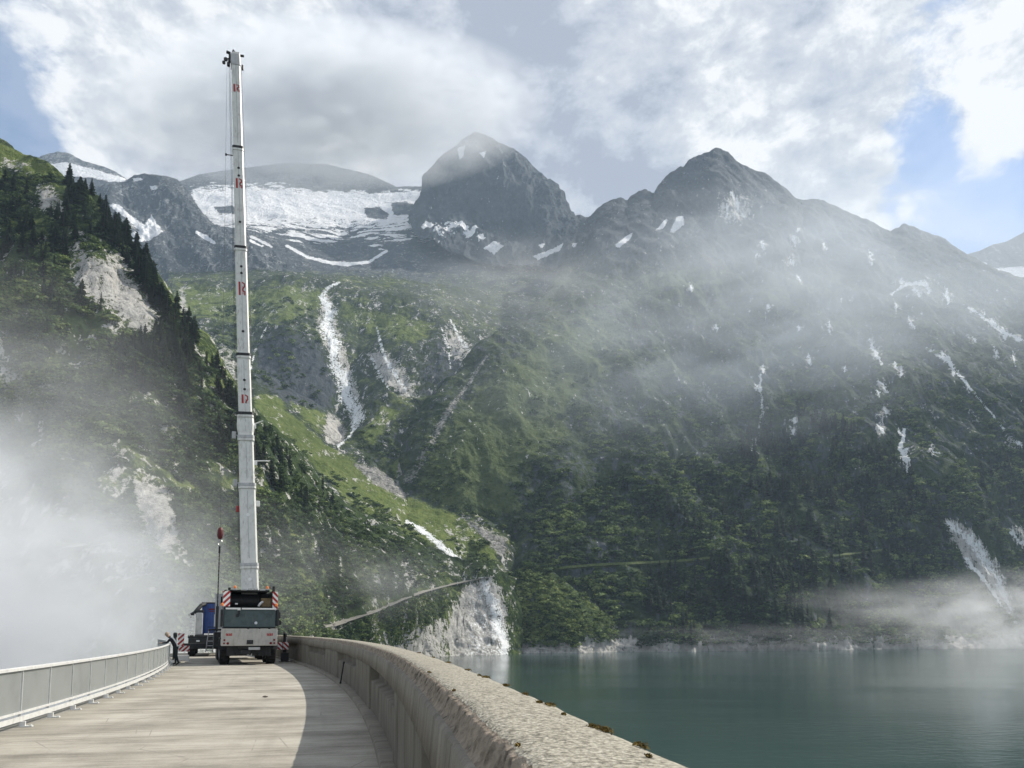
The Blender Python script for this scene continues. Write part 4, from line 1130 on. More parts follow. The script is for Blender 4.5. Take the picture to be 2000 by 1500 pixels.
for x in (-1.30, 1.27):
    mb = MB(); mb.lathe((x, .55, 2.90), [(.001, 0), (.07, 0), (.07, .10), (.04, .14), (.001, .15)], 'Z', 14); mb.build('side_lamp', M_ORANGE, crane)
Rl = Euler((0, 0, math.radians(12))).to_matrix(); Rr = Euler((0, 0, math.radians(-12))).to_matrix()
chevron_board('warning_board', crane, (-1.10, .70, 3.26), .34, .76, True, .30, Rl)
chevron_board('warning_board', crane, (1.22, .70, 3.16), .26, .98, False, .30, Rr)
mb = MB(); mb.tube((1.14, .8, 3.5), (1.14, .8, 3.92), .07, .07, 12); mb.box((-.98, .9, 3.76), (.12, .12, .14), None, .02); mb.box((-1.22, .8, 3.60), (.16, .1, .08), None, .02); mb.build('grab_post', M_DARK, crane)
# operator's cab beside the boom
mb = MB(); prof = [(6.6, 1.85), (6.6, 3.75), (8.0, 3.75), (8.45, 3.1), (8.45, 1.85)]
mb.loft([[(-1.50, y, z) for y, z in prof], [(-1.0, y, z) for y, z in prof]]); oc = mb.build('operator_cab', M_GREY, crane)
mb = MB(); mb.add([(-1.22, 6.597, 3.15), (-1.22, 6.597, 3.6), (-1.02, 6.597, 3.6), (-1.02, 6.597, 3.15)], [(0, 1, 2, 3)]); mb.add([(-1.503, 6.8, 2.6), (-1.503, 6.8, 3.55), (-1.503, 8.0, 3.55), (-1.503, 8.3, 2.6)], [(0, 1, 2, 3)]); mb.build('window', M_GLASS, oc)
mb = MB()
for x in (-1.95, -1.62): mb.tube((x, 3.2, .55), (x + .12, 3.2, 1.75), .025, .025, 8)
for k in range(5): mb.tube((-1.95 + .024 * k, 3.2, .65 + .24 * k), (-1.62 + .024 * k, 3.2, .65 + .24 * k), .02, .02, 8)
mb.build('access_ladder', M_STEEL, crane)
mb = MB(); mb.box((-1.55, 3.1, 1.72), (.62, .7, .10), None, .02); mb.box((-1.72, 3.0, 1.86), (.36, .08, .04)); mb.box((-1.42, 3.4, 1.2), (.36, 1.8, .8), None, .04); mb.build('side_step', M_DARK, crane)

# --- boom
pb = Vector(pix(489.0, 1172, 40.6)); pt = Vector(pix(460.0, 110, 45.0))
lb, lt = to_crane(pb), to_crane(pt)
ax = (lt - lb); BL = ax.length; ax.normalize()
view = (CI.to_3x3() @ (Vector(CAM) - pb)).normalized()
fy = -(view - ax * view.dot(ax)).normalized()        # depth direction of the box, away from the camera
fx = ax.cross(fy).normalized()
if fx.x < 0: fx = -fx
def boom_t(ypx):
    ts = np.linspace(0, 1.02, 3000); P = np.array(pb)[None] + (np.array(pt) - np.array(pb))[None] * ts[:, None]
    return float(np.interp(-ypx, -project(P)[1], ts)) * BL
def bp(t, u, v): return lb + ax * t + fx * u + fy * v
def section_ring(t, w, dep):
    b = w * .10
    return [bp(t, -w / 2 + b, -dep / 2), bp(t, w / 2 - b, -dep / 2), bp(t, w / 2, -dep / 2 + b), bp(t, w / 2, dep * .25), bp(t, w * .28, dep / 2), bp(t, -w * .28, dep / 2), bp(t, -w / 2, dep * .25), bp(t, -w / 2, -dep / 2 + b)]
marks = [(1172, 1105, .885), (1105, 950, .855), (950, 857, .80), (857, 812, .82), (812, 697, .715), (697, 488, .655), (488, 293, .60), (293, 110, .535)]
boom_parts = []
for i, (y0, y1, w) in enumerate(marks):
    t0, t1 = boom_t(y0), boom_t(y1)
    mb = MB(); mb.loft([section_ring(t0, w, w * 1.05), section_ring(t1 - .02, w * .985, w * 1.03)])
    if i == 3: mb = MB(); mb.loft([section_ring(t0, .80, .82), section_ring(t0 + .25, .80, .82), section_ring((t0 + t1) / 2, .92, .88), section_ring(t1 - .15, .84, .84), section_ring(t1 - .02, .80, .82)])
    sec = mb.build('boom_section', M_WHITE, crane); boom_parts.append(sec)
    # collar at the upper end
    if i < 7:
        c = MB(); ww = max(w, marks[min(i + 1, 7)][2]) * 1.09
        c.loft([section_ring(t1 - .12, ww, ww * 1.08), section_ring(t1 + .04, ww, ww * 1.08)])
        col = c.build('collar', M_DARK if i in (3, 4, 5, 6) else M_GREY, sec)
        c = MB(); c.loft([section_ring(t1 - .26, ww * .985, ww * 1.05), section_ring(t1 - .125, ww * .985, ww * 1.05)]); c.build('collar_flange', M_WHITE, sec)
    # seam, pin holes and bolts on the near face
    d = MB()
    dz = -w * 1.05 / 2 - .004
    if i >= 1:
        for u in ((-.02, .012),):
            d.loft([[bp(t0 + .3, u[0], dz), bp(t0 + .3, u[1], dz), bp(t0 + .3, u[1], dz + .01), bp(t0 + .3, u[0], dz + .01)], [bp(t1 - .4, u[0], dz), bp(t1 - .4, u[1], dz), bp(t1 - .4, u[1], dz + .01), bp(t1 - .4, u[0], dz + .01)]])
        d.build('seam', M_GREY, sec)
    holes = {4: (748, 766), 5: (513, 527), 6: (335, 350, 440), 7: (), 2: (), 1: (1010,), 0: (1135,)}.get(i, ())
    if i == 5: holes = (540, 527, 653)
    if holes:
        d = MB()
        for hy in holes:
            t = boom_t(hy); d.tube(bp(t, 0, dz - .012), bp(t, 0, dz + .02), .075 if i > 3 else .09, None, 12)
        d.build('pin', M_DARK if i > 3 else M_PURE, sec)
# red emblem on the upper sections: a bar with a curled stroke, turned on its side
def emblem(ypx, i, hgt, w):
    t = boom_t(ypx); dz = -w * 1.03 / 2 - .006
    m = MB()
    def stroke(pts, wd):
        for (u0, t0), (u1, t1) in zip(pts[:-1], pts[1:]):
            a = bp(t + t0, u0, dz); b = bp(t + t1, u1, dz); q = (b - a).normalized(); n = q.cross(fy).normalized() * wd / 2
            a -= q * wd * .3; b += q * wd * .3
            m.loft([[a - n, a + n, a + n + fy * .006, a - n + fy * .006], [b - n, b + n, b + n + fy * .006, b - n + fy * .006]])
    H = hgt / 2
    stroke([(-.12, -H), (-.12, H)], .11)
    stroke([(.02, H), (.14, H * .8), (.15, H * .35), (.05, -.02), (.06, -H * .35), (.16, -H * .5), (.15, -H)], .075)
    stroke([(.06, H * .35), (.06, -H * .9)], .04)
    m.build('red_emblem', M_RED, boom_parts[i])
emblem(790, 4, .80, .715); emblem(570, 5, .80, .655); emblem(365, 6, .62, .60); emblem(179, 7, .50, .535)
mb = MB(); t = boom_t(925); mb.loft([[bp(t - .5, -.403, -.25), bp(t - .5, -.403, -.12), bp(t - .5, -.409, -.12), bp(t - .5, -.409, -.25)], [bp(t + .25, -.403, -.25), bp(t + .25, -.403, -.12), bp(t + .25, -.409, -.12), bp(t + .25, -.409, -.25)]]); mb.build('red_lettering', M_RED, boom_parts[2])
# lights, brackets and rope guides beside the boom
mb = MB()
for (yy, sgn, ln) in ((832, 1, .55), (903, 1, .85)):
    t = boom_t(yy); mb.tube(bp(t, sgn * .38, -.2), bp(t + (.22 if yy == 832 else 0), sgn * (.38 + ln), -.3), .035, .03, 8); mb.box(bp(t - .1, sgn * .46, -.2), (.18, .14, .24), None, .02)
mb.box(bp(boom_t(985), .52, -.1), (.2, .2, .3), None, .03)
mb.build('bracket', M_PURE, crane)
mb = MB()
for yy in (852, 945): mb.box(bp(boom_t(yy), -.62, -.1), (.22, .2, .42), None, .05); mb.tube(bp(boom_t(yy), -.62, -.1), bp(boom_t(yy), -.36, -.1), .04, None, 8)
mb.build('floodlight', M_GREY, crane)
mb = MB(); mb.box(bp(boom_t(995), -.52, -.1), (.16, .16, .34), None, .04); mb.build('red_lamp', M_RED, crane)
mb = MB()
for yy, ln in ((305, .42), (822, .70)):
    t = boom_t(yy); mb.tube(bp(t, -.28, 0), bp(t, -.28 - ln, 0), .03, .03, 8); mb.tube(bp(t - .06, -.28 - ln, 0), bp(t + .06, -.28 - ln, 0), .05, .05, 8)
mb.build('rope_guide', M_DARK, crane)
# boom head
mb = MB(); mb.loft([section_ring(BL - .9, .60, .62), section_ring(BL - .1, .56, .60), section_ring(BL + .1, .30, .5)]); hd = mb.build('boom_head', M_GREY, crane)
mb = MB(); t = BL
mb.path([bp(t + .0, -.20, -.1), bp(t + .35, -.12, -.1), bp(t + .1, .02, -.1), bp(t + .18, .2, -.1)], .06, 8)
mb.tube(bp(t + .15, -.30, 0), bp(t + .22, -.52, 0), .09, .09, 12); mb.tube(bp(t + .10, .26, 0), bp(t + .13, .50, 0), .07, .07, 12)
for q in ((-.32, -.15), (-.36, -.45), (-.42, -.75)): mb.tube(bp(t + q[1] - .12, q[0], -.05), bp(t + q[1] + .12, q[0], -.05), .09, .09, 10)
mb.tube(bp(t - .95, .40, 0), bp(t - .60, .40, 0), .06, .06, 10)
mb.build('head_fitting', M_DARK, hd)
mb = MB(); mb.tube(bp(t - .35, -.58, -.05), bp(t - .35, -.58, .05), .12, .12, 16); mb.tube(bp(t - .62, -.70, -.05), bp(t - .62, -.70, .05), .10, .10, 14); mb.tube(bp(t - .2, -.3, 0), bp(t - .35, -.58, 0), .035, None, 8); mb.tube(bp(t - .35, -.58, 0), bp(t - .62, -.70, 0), .035, None, 8); mb.build('sheave', M_DARK, hd)
# luffing cylinder
mb = MB(); mb.tube((0, 6.3, 1.9), lb + ax * 6.5 + fy * .45, .17, .13, 16); mb.build('luffing_cylinder', M_STEEL, crane)
# hoist rope from the head down to the hook, and the rope returning along the boom
HK = Vector(pix(430.0, 1042, 42.6))
hk = to_crane(HK)
mb = MB(); mb.tube(bp(t - .4, -.50, -.05), hk + Vector((0, 0, .3)), .007, .007, 6, False); mb.build('hoist_rope', M_CABLE, crane)
mb = MB()
for u in (-.40, -.34): mb.tube(bp(t - .4, u, 0), bp(boom_t(1100), u - .12, .1), .010, .010, 6, False)
mb.tube(bp(t - .6, .33, .1), bp(boom_t(1000), .50, .1), .009, .009, 6, False)
mb.build('guide_rope', M_CABLE, crane)
# hook block with its sling hangs free: a thing of its own
hb = empty('hook_block', HK)
tag(hb, 'dark red hook block hanging on the rope with a long chain below it', 'hook')
mb = MB(); mb.lathe((0, 0, 0), [(.02, .36), (.10, .30), (.15, .18), (.16, -.10), (.12, -.26), (.05, -.33)], 'Z', 18); mb.build('block', M_REDD, hb, True)
mb = MB(); rg = []
for k in range(20):
    a = 2 * math.pi * k / 19.99; rg.append((math.sin(a) * .12, 0, -.52 + math.cos(a) * .16))
mb.path(rg, .035, 8); mb.tube((0, 0, -.3), (0, 0, -.40), .04, .04, 10); mb.build('ring', M_STEEL, hb, True)
mb = MB()
zz = -.68
for k in range(34): mb.box((0, 0, zz - .055 - k * .105), (.062 if k % 2 else .035, .035 if k % 2 else .062, .125), None, .004)
mb.build('chain', M_CABLE, hb)
mb = MB(); mb.box((0, 0, -4.75), (.13, .13, 1.4), None, .03); mb.box((0, 0, -.92), (.09, .09, .4), None, .02); mb.build('grab_sleeve', M_DARK, hb)

def explode(names, root):
    """pieces that were shaped together but stand apart become parts of their own"""
    for o in list(root.children_recursive):
        if o.type != 'MESH' or o.name.split('.')[0] not in names: continue
        bm = bmesh.new(); bm.from_mesh(o.data); left = set(bm.verts); isl = []
        while left:
            st = [left.pop()]; grp = set(st)
            while st:
                v = st.pop()
                for e in v.link_edges:
                    w = e.other_vert(v)
                    if w in left: left.discard(w); grp.add(w); st.append(w)
            isl.append(grp)
        if len(isl) > 1:
            base = o.name.split('.')[0]
            for k, grp in enumerate(isl):
                ix = {v: i for i, v in enumerate(grp)}
                me = bpy.data.meshes.new(base)
                me.from_pydata([tuple(v.co) for v in grp], [], [tuple(ix[v] for v in f.verts) for f in bm.faces if f.verts[0] in ix])
                for m in o.data.materials: me.materials.append(m)
                if k == 0: o.data = me
                else: link(bpy.data.objects.new(base, me), o.parent)
        bm.free()
explode({'mudguard', 'piston', 'white_fitting', 'grab_post', 'pin', 'guide_rope', 'top_fitting', 'bracket', 'floodlight', 'rope_guide', 'head_fitting', 'sheave', 'white_rail', 'lifting_eye', 'support_box', 'window'}, crane)
explode({'grab_sleeve'}, hb)

# --- truck standing beyond the crane
TY = 50.0; tp = pix(405, 1260, TY)
TH = math.radians(20.5)
truck = empty('flatbed_truck', (float(tp[0]) + .05, TY, 0), TH)
tag(truck, 'dark flatbed truck parked beyond the crane, carrying a blue container', 'truck')
mb = MB(); mb.box((0, 3.6, .95), (.9, 7.2, .36), None, .03); mb.box((0, 3.2, 1.28), (2.48, 6.2, .20), None, .03); mb.box((0, .10, .98), (2.4, .18, .40), None, .03)
for x in (-1.0, 1.0): mb.box((x, 3.3, .72), (.5, 1.3, .5), None, .05)
mb.box((0, .5, .62), (2.1, .2, .16)); mb.build('chassis', M_DARK, truck)
for y in (1.3, 2.6, 6.9):
    for x in (-1.02, 1.02):
        w = MB(); r = .5; tk = .22
        w.lathe((x, y, r), [(.24, -tk), (r * .88, -tk), (r, -tk * .6), (r, tk * .6), (r * .88, tk), (.24, tk)], 'X', 24); o = w.build('wheel', M_TYRE, truck, True)
        h = MB(); h.lathe((x, y, r), [(.04, -tk * .6), (.25, -tk * .9), (.25, tk * .9), (.04, tk * .6)], 'X', 18); h.build('rim', M_STEEL, o, True)
mb = MB(); prof = [(6.3, .8), (6.3, 2.7), (6.5, 2.95), (7.9, 2.95), (8.2, 2.0), (8.2, .6), (6.6, .6)]
mb.loft([[(-1.0, y, z) for y, z in prof], [(1.1, y, z) for y, z in prof]]); tc = mb.build('cab', M_GREY, truck)
mb = MB(); mb.add([(-.9, 6.297, 2.0), (-.9, 6.297, 2.6), (.9, 6.297, 2.6), (.9, 6.297, 2.0)], [(0, 1, 2, 3)]); mb.build('window', M_GLASS, tc)
for x in (-.62, .62):
    mb = MB(); mb.box((x, -.005, 1.0), (.20, .04, .10), None, .02); mb.build('tail_lamp', M_LENSW, truck)
mb = MB()
for x in (-1.16, -.86): mb.box((x, .03, 2.03), (.06, .06, 1.44), None, .01)
for k in range(6): mb.box((-1.01, .03, 1.42 + .235 * k), (.26, .05, .09), None, .01)
mb.build('ladder', M_PURE, truck)
mb = MB(); mb.box((-.60, .5, 2.12), (.42, .5, 1.40), None, .05); mb.build('side_cabinet', M_GREY, truck)
mb = MB(); mb.path([(-1.18, .3, 2.62), (-.90, .4, 2.80), (-.72, .5, 3.05), (-.52, .7, 3.32), (-.30, 1.0, 3.40)], .13, 10); mb.box((-.62, .5, 2.92), (.56, .5, .16), None, .04); mb.build('folded_arm', M_DARK, truck)
mb = MB(); mb.box((.18, .15, 1.43), (.9, .20, .10), None, .01); mb.build('tail_bar', M_PURE, truck)
# container on the truck bed
ct = empty('container', tuple(truck.matrix_basis @ Vector((.42, 1.9, 1.385))), TH + math.radians(-14))
ct.location = Vector((truck.location.x, truck.location.y, 0)) + Matrix.Rotation(TH, 3, 'Z') @ Vector((.36, 1.6, 1.385))
tag(ct, 'tall blue steel container standing on the flatbed truck', 'container')
mb = MB(); mb.box((0, 0, 1.05), (1.36, 1.5, 2.05), None, .02)
for k in range(8): mb.box((-.54 + k * .154, -.76, 1.05), (.06, .03, 1.8), None, .008)
for k in range(8): mb.box((-.69, -.56 + k * .16, 1.05), (.03, .07, 1.8), None, .008)
mb.build('shell', M_BLUE, ct)
mb = MB(); mb.box((0, 0, 2.10), (1.42, 1.56, .09), None, .02); mb.build('lid', M_DARK, ct)
mb = MB(); mb.box((.0, -.785, 1.68), (.46, .01, .10)); mb.box((.0, -.785, 1.54), (.40, .01, .05)); mb.build('red_lettering', M_REDD, ct)

# --- person leaning over the railing
M_SKIN = simple_mat('skin', (.42, .26, .19), .6, 0, .08, 30); M_JACKET = simple_mat('dark_clothes', (.018, .018, .024), .85, 0, .25, 12)
M_TROU = simple_mat('work_trousers', (.022, .028, .03), .85, 0, .25, 12); M_HAIR = simple_mat('light_hair', (.34, .28, .2), .8, 0, .2, 60); M_REFL = simple_mat('reflective_strip', (.72, .73, .72), .4, 0, .05, 20)
M_SHOE = simple_mat('shoe_leather', (.02, .018, .016), .6, 0, .2, 20)
ya = float(np.interp(37.6, _rp[:, 1], _ra)); ppos = rail_at(ya, 5.66)
PH = heading(38)
person = empty('person', tuple(ppos), PH + math.pi / 2)     # local +y faces the railing
tag(person, 'person in dark work clothes leaning over the railing beside the crane', 'person')
def skin_body():
    J = {}
    def v(n, p, r): J[n] = (p, r)
    v('pelvis', (0, .03, .90), (.155, .125)); v('waist', (0, .10, 1.03), (.145, .115)); v('chest', (0, .22, 1.20), (.17, .135)); v('neck0', (0, .30, 1.34), (.09, .085)); v('neck', (0, .36, 1.39), (.06, .06)); v('head', (0, .42, 1.44), (.088, .10)); v('crown', (0, .46, 1.54), (.07, .08))
    for s, sg in (('l', -1), ('r', 1)):
        v('sh' + s, (sg * .18, .28, 1.29), (.07, .07)); v('el' + s, (sg * .25, .43, 1.10), (.048, .048)); v('wr' + s, (sg * .16, .62, 1.085), (.032, .032)); v('ha' + s, (sg * .11, .70, 1.08), (.04, .022))
        v('hip' + s, (sg * .095, .01, .84), (.10, .105)); v('kn' + s, (sg * .12, .05 if sg > 0 else .0, .48), (.068, .07)); v('an' + s, (sg * .125, -.02 + (.04 if sg > 0 else -.10), .10), (.042, .045)); v('to' + s, (sg * .14, .12 + (.04 if sg > 0 else -.10), .045), (.042, .04))
    E = [('pelvis', 'waist'), ('waist', 'chest'), ('chest', 'neck0'), ('neck0', 'neck'), ('neck', 'head'), ('head', 'crown')]
    for s in 'lr': E += [('chest', 'sh' + s), ('sh' + s, 'el' + s), ('el' + s, 'wr' + s), ('wr' + s, 'ha' + s), ('pelvis', 'hip' + s), ('hip' + s, 'kn' + s), ('kn' + s, 'an' + s), ('an' + s, 'to' + s)]
    # fingers and thumb curled over the rail
    for s, sg in (('l', -1), ('r', 1)):
        for k in range(4):
            x = sg * (.145 - .024 * k); l = (.9, 1.0, .95, .75)[k]
            v(f'f{s}{k}a', (x, .735, 1.085), (.010, .010)); v(f'f{s}{k}b', (x, .735 + .035 * l, 1.078), (.009, .009)); v(f'f{s}{k}c', (x, .735 + .045 * l, 1.045), (.008, .008))
            E += [('ha' + s, f'f{s}{k}a'), (f'f{s}{k}a', f'f{s}{k}b'), (f'f{s}{k}b', f'f{s}{k}c')]
        v(f't{s}', (sg * .055, .70, 1.075), (.011, .011)); E.append(('ha' + s, f't{s}'))
    names = list(J); ix = {n: i for i, n in enumerate(names)}
    me = bpy.data.meshes.new('body'); me.from_pydata([J[n][0] for n in names], [(ix[a], ix[b]) for a, b in E], [])
    o = bpy.data.objects.new('body', me); COL.objects.link(o)
    md = o.modifiers.new('skin', 'SKIN'); md.use_smooth_shade = True
    for i, n in enumerate(names):
        sv = me.skin_vertices[0].data[i]; sv.radius = J[n][1]; sv.use_root = (n == 'pelvis')
    sb = o.modifiers.new('sub', 'SUBSURF'); sb.levels = 2; sb.render_levels = 2
    bpy.context.view_layer.update()
    ev = o.evaluated_get(bpy.context.evaluated_depsgraph_get()); m2 = bpy.data.meshes.new_from_object(ev)
    bpy.data.objects.remove(o); bpy.data.meshes.remove(me)
    m2.name = 'body'
    for mm in (M_SKIN, M_JACKET, M_TROU, M_SHOE): m2.materials.append(mm)
    for p in m2.polygons:
        c = p.center; p.use_smooth = True
        if c.z < .085: p.material_index = 3
        elif c.z < .92: p.material_index = 2
        elif (c.y > .64) or (c.y > .33 and c.z > 1.37): p.material_index = 0
        else: p.material_index = 1
    return m2
bmesh_body = skin_body(); link(bpy.data.objects.new('body', bmesh_body), person)
mb = MB(); mb.lathe((0, .455, 1.50), [(.001, .115), (.06, .10), (.092, .06), (.10, .0), (.088, -.05), (.07, -.06)], 'Z', 16); mb.build('hair', M_HAIR, person, True)
mb = MB(); mb.path([(-.13, .27, 1.385), (-.165, .16, 1.31), (-.165, .06, 1.17), (-.15, -.01, 1.04), (-.145, -.05, .92)], .034, 8); mb.build('reflective_strip', M_REFL, person, True)
# ================================================================== TREES AND BUSHES
bpy.context.view_layer.update()
def hit(px, py, objs=None):
    """first terrain point seen through a pixel of the photograph -> (point, normal, object)"""
    d = Vector(ray(px, py)).normalized(); o = Vector(CAM); best = None
    for t in (objs or TERRAIN):
        ok, loc, nor, _ = t.ray_cast(o, d)
        if ok:
            L = (loc - o).length
            if best is None or L < best[0]: best = (L, loc, nor, t)
    return best

def leaf_mat(name, stops):
    m, nt, out = new_mat(name); g = N(nt)
    t = g.attr('tint', 'Fac'); oi = g.node('ShaderNodeObjectInfo').outputs['Random']
    f = g.math('ADD', g.math('MULTIPLY', t, .8), g.math('MULTIPLY', oi, .2))
    c = g.ramp(f, stops)
    b = g.bsdf(out, c, .8, None, 0, .15)
    tr = nt.nodes.new('ShaderNodeBsdfTranslucent'); g.set(tr.inputs[0], g.mix(.25, c, (.10, .14, .03)))
    mx = nt.nodes.new('ShaderNodeMixShader'); mx.inputs[0].default_value = .25
    g.link(b.outputs[0], mx.inputs[1]); g.link(tr.outputs[0], mx.inputs[2]); g.link(mx.outputs[0], out.inputs['Surface'])
    return m
M_CONIF = leaf_mat('conifer_needles', [(0, (.006, .012, .009)), (.5, (.012, .022, .013)), (1, (.026, .04, .018))])
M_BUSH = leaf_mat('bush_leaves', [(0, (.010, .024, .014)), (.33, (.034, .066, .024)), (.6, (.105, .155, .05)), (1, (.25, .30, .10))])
M_BARK = simple_mat('bark', (.09, .07, .055), .95, 0, .3, 6)

def conifer_arrays(seed, tiers=15, n=9, slim=.17):
    r = np.random.default_rng(seed); V = []; FA = []; T = []
    for k in range(tiers):
        z = .10 + .86 * (k / (tiers - 1)) ** .92
        R = slim * (1 - z) ** .8 * (1.0 + .25 * r.normal()) + .012
        for b in range(n):
            if r.uniform() < .14: continue
            a = 2 * math.pi * (b + r.uniform(-.35, .35) + .5 * (k % 2)) / n
            L = R * r.uniform(.6, 1.25); w = L * r.uniform(.30, .5) + .006
            ca, sa = math.cos(a), math.sin(a)
            z0 = z + .035; zt = z - L * r.uniform(.25, .6)
            i0 = len(V)
            V += [(0, 0, z0), (ca * L * .55 - sa * w, sa * L * .55 + ca * w, (z0 + zt) / 2 - .012), (ca * L, sa * L, zt), (ca * L * .55 + sa * w, sa * L * .55 - ca * w, (z0 + zt) / 2 - .012)]
            FA.append((i0, i0 + 1, i0 + 2, i0 + 3)); t = np.clip(r.normal(.45, .22) + .15 * (L / (R + .001) - .9), 0, 1)
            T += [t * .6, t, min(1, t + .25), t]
    i0 = len(V); V += [(-.012, 0, .93), (0, .01, .93), (0, 0, 1.02), (.012, 0, .93)]; FA.append((i0, i0 + 1, i0 + 2, i0 + 3)); T += [.5] * 4
    return np.array(V), np.array(FA), np.array(T)

def bush_arrays(seed, n=60):
    r = np.random.default_rng(seed); V = []; FA = []; T = []
    # several lobes
    lobes = [(r.uniform(-.3, .3), r.uniform(-.3, .3), r.uniform(.25, .6), r.uniform(.28, .45)) for _ in range(5)]
    for k in range(n):
        lx, ly, lz, lr = lobes[k % 5]
        d = r.normal(size=3); d /= np.linalg.norm(d); d[2] = abs(d[2]) * .9 - .15
        p = np.array([lx, ly, lz]) + d * lr * r.uniform(.75, 1.05)
        nrm = d + r.normal(size=3) * .35; nrm /= np.linalg.norm(nrm)
        a = np.cross(nrm, [.3, .2, 1]); a /= np.linalg.norm(a) + 1e-6; b = np.cross(nrm, a)
        s = r.uniform(.09, .17); i0 = len(V)
        V += [p - a * s, p + b * s * .8 - .03 * nrm, p + a * s, p - b * s * .8 - .03 * nrm]; FA.append((i0, i0 + 1, i0 + 2, i0 + 3))
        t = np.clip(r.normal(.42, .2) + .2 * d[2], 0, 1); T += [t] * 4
    return np.array(V), np.array(FA), np.array(T)

def merge(name, protos, inst, mat, label, cat):
    """many plants nobody could count, as one mesh. inst rows: x,y,z,scale_xy,scale_z,rot,proto,tint"""
    VS, FS, TS = [], [], []; base = 0
    inst = np.array(inst)
    for k, (V, FA, T) in enumerate(protos):
        I = inst[inst[:, 6] == k]
        if not len(I): continue
        c, s = np.cos(I[:, 5]), np.sin(I[:, 5])
        X = (V[None, :, 0] * c[:, None] - V[None, :, 1] * s[:, None]) * I[:, 3, None] + I[:, 0, None]
        Y = (V[None, :, 0] * s[:, None] + V[None, :, 1] * c[:, None]) * I[:, 3, None] + I[:, 1, None]
        Z = V[None, :, 2] * I[:, 4, None] + I[:, 2, None]
        VS.append(np.stack([X, Y, Z], -1).reshape(-1, 3))
        n = len(I); FS.append((FA[None] + (np.arange(n) * len(V))[:, None, None] + base).reshape(-1, FA.shape[1]))
        TS.append(np.clip(T[None] + I[:, 7, None], 0, 1).reshape(-1)); base += n * len(V)
    o = np_mesh(name, np.concatenate(VS), np.concatenate(FS), mat, False, {'tint': np.concatenate(TS)})
    return tag(o, label, cat, kind='stuff')

def inside(x, y, P):
    c = False; j = len(P) - 1
    for i in range(len(P)):
        if (P[i][1] > y) != (P[j][1] > y) and x < (P[j][0] - P[i][0]) * (y - P[i][1]) / (P[j][1] - P[i][1]) + P[i][0]: c = not c
        j = i
    return c
by_name = {t.name: t for t in TERRAIN}
def ground_rock(o, loc):
    return 0
def scatter(region, count, objs, hole=()):
    xs = [p[0] for p in region]; ys = [p[1] for p in region]; out = []; tries = 0
    while len(out) < count and tries < count * 6:
        tries += 1
        x, y = RNG.uniform(min(xs), max(xs)), RNG.uniform(min(ys), max(ys))
        if not inside(x, y, region) or any(inside(x, y, h) for h in hole): continue
        h = hit(x, y, objs)
        if h is None or h[1].z < LAKE_Z + 3.5 + 6.0 * max(0, float(perlin(np.array([[h[1].x / 28, h[1].y / 28, .5]]))[0]) * 1.3): continue
        out.append((x, y, h[1], h[2], h[3]))
    return out
BP = [bush_arrays(100 + k) for k in range(6)]
CPR = [conifer_arrays(200 + k, slim=(.15, .17, .2, .14, .19)[k % 5]) for k in range(5)]
hillside, valley, mountain, knoll = by_name['hillside'], by_name['valley'], by_name['mountain'], by_name['knoll']

ROCK_A = [[(125, 480), (190, 495), (245, 500), (300, 590), (320, 640), (270, 665), (200, 605), (150, 575)], [(70, 365), (100, 358), (130, 395), (125, 420), (80, 415)], [(250, 925), (330, 950), (350, 1030), (390, 1120), (340, 1110), (280, 1050)],
          [(868, 1235), (888, 1185), (908, 1142), (965, 1124), (1000, 1180), (1000, 1290), (870, 1290)], [(0, 285), (60, 310), (95, 335), (60, 345), (0, 330)]]
STREAM = [(785, 1008), (802, 1006), (872, 1055), (914, 1100), (930, 1135), (890, 1135), (848, 1080)]
TRK = [(640, 1210), (760, 1165), (900, 1122), (970, 1112), (970, 1132), (900, 1142), (800, 1172), (700, 1212), (640, 1235)]
ROCK_R = [[(1840, 1010), (1880, 1010), (1930, 1050), (1960, 1100), (1990, 1210), (1950, 1200), (1880, 1105)], [(1960, 1025), (2100, 1020), (2100, 1080), (1975, 1080)], [(1750, 840), (1780, 840), (1785, 925), (1755, 925)], [(1080, 1134), (1240, 1122), (1400, 1112), (1400, 1086), (1240, 1096), (1090, 1106)], [(1615, 1102), (1730, 1092), (1730, 1072), (1615, 1084)]]
def clumpy(lst, f, keep):
    """thin a scatter into clumps"""
    P = np.array([tuple(p[2]) for p in lst]); n = fbm(P / f, 3)
    th = np.quantile(n, 1 - keep)
    return [p for p, v in zip(lst, n) if v > th]

bush_inst = []
def add_bushes(pts, lo, hi, tint=0.0, sink=.12, flat=.8):
    for (x, y, p, n, t) in pts:
        s = lo * .7 + (hi * 1.15 - lo * .7) * RNG.uniform() ** 1.8
        bush_inst.append((p.x, p.y, p.z - s * sink, s, s * flat * RNG.uniform(.7, 1.2), RNG.uniform(0, 6.28), RNG.integers(0, 6), RNG.normal(tint, .16) + .55 * float(perlin(np.array([[p.x / 42, p.y / 42, p.z / 42]]))[0])))
A_REGION = [(-10, 330), (60, 330), (100, 350), (190, 400), (225, 460), (300, 540), (345, 620), (440, 730), (500, 810), (560, 870), (680, 1000), (860, 1090), (960, 1120), (900, 1150), (860, 1210), (760, 1262), (560, 1246), (330, 1246), (300, 1100), (-10, 900)]
add_bushes(clumpy(scatter(A_REGION, 7600, [hillside], ROCK_A + [TRK, STREAM]), 24, .74), 2.6, 5.2, -.17)
add_bushes(scatter([(560, 1244), (640, 1225), (760, 1172), (880, 1140), (850, 1215), (800, 1262), (640, 1255)], 500, [hillside], [TRK]), 1.8, 3.6, .1)
add_bushes(scatter([(330, 960), (560, 960), (680, 1000), (860, 1095), (740, 1160), (640, 1200), (560, 1240), (330, 1240)], 2000, [hillside], ROCK_A + [TRK, STREAM]), 2.4, 4.6, -.08)
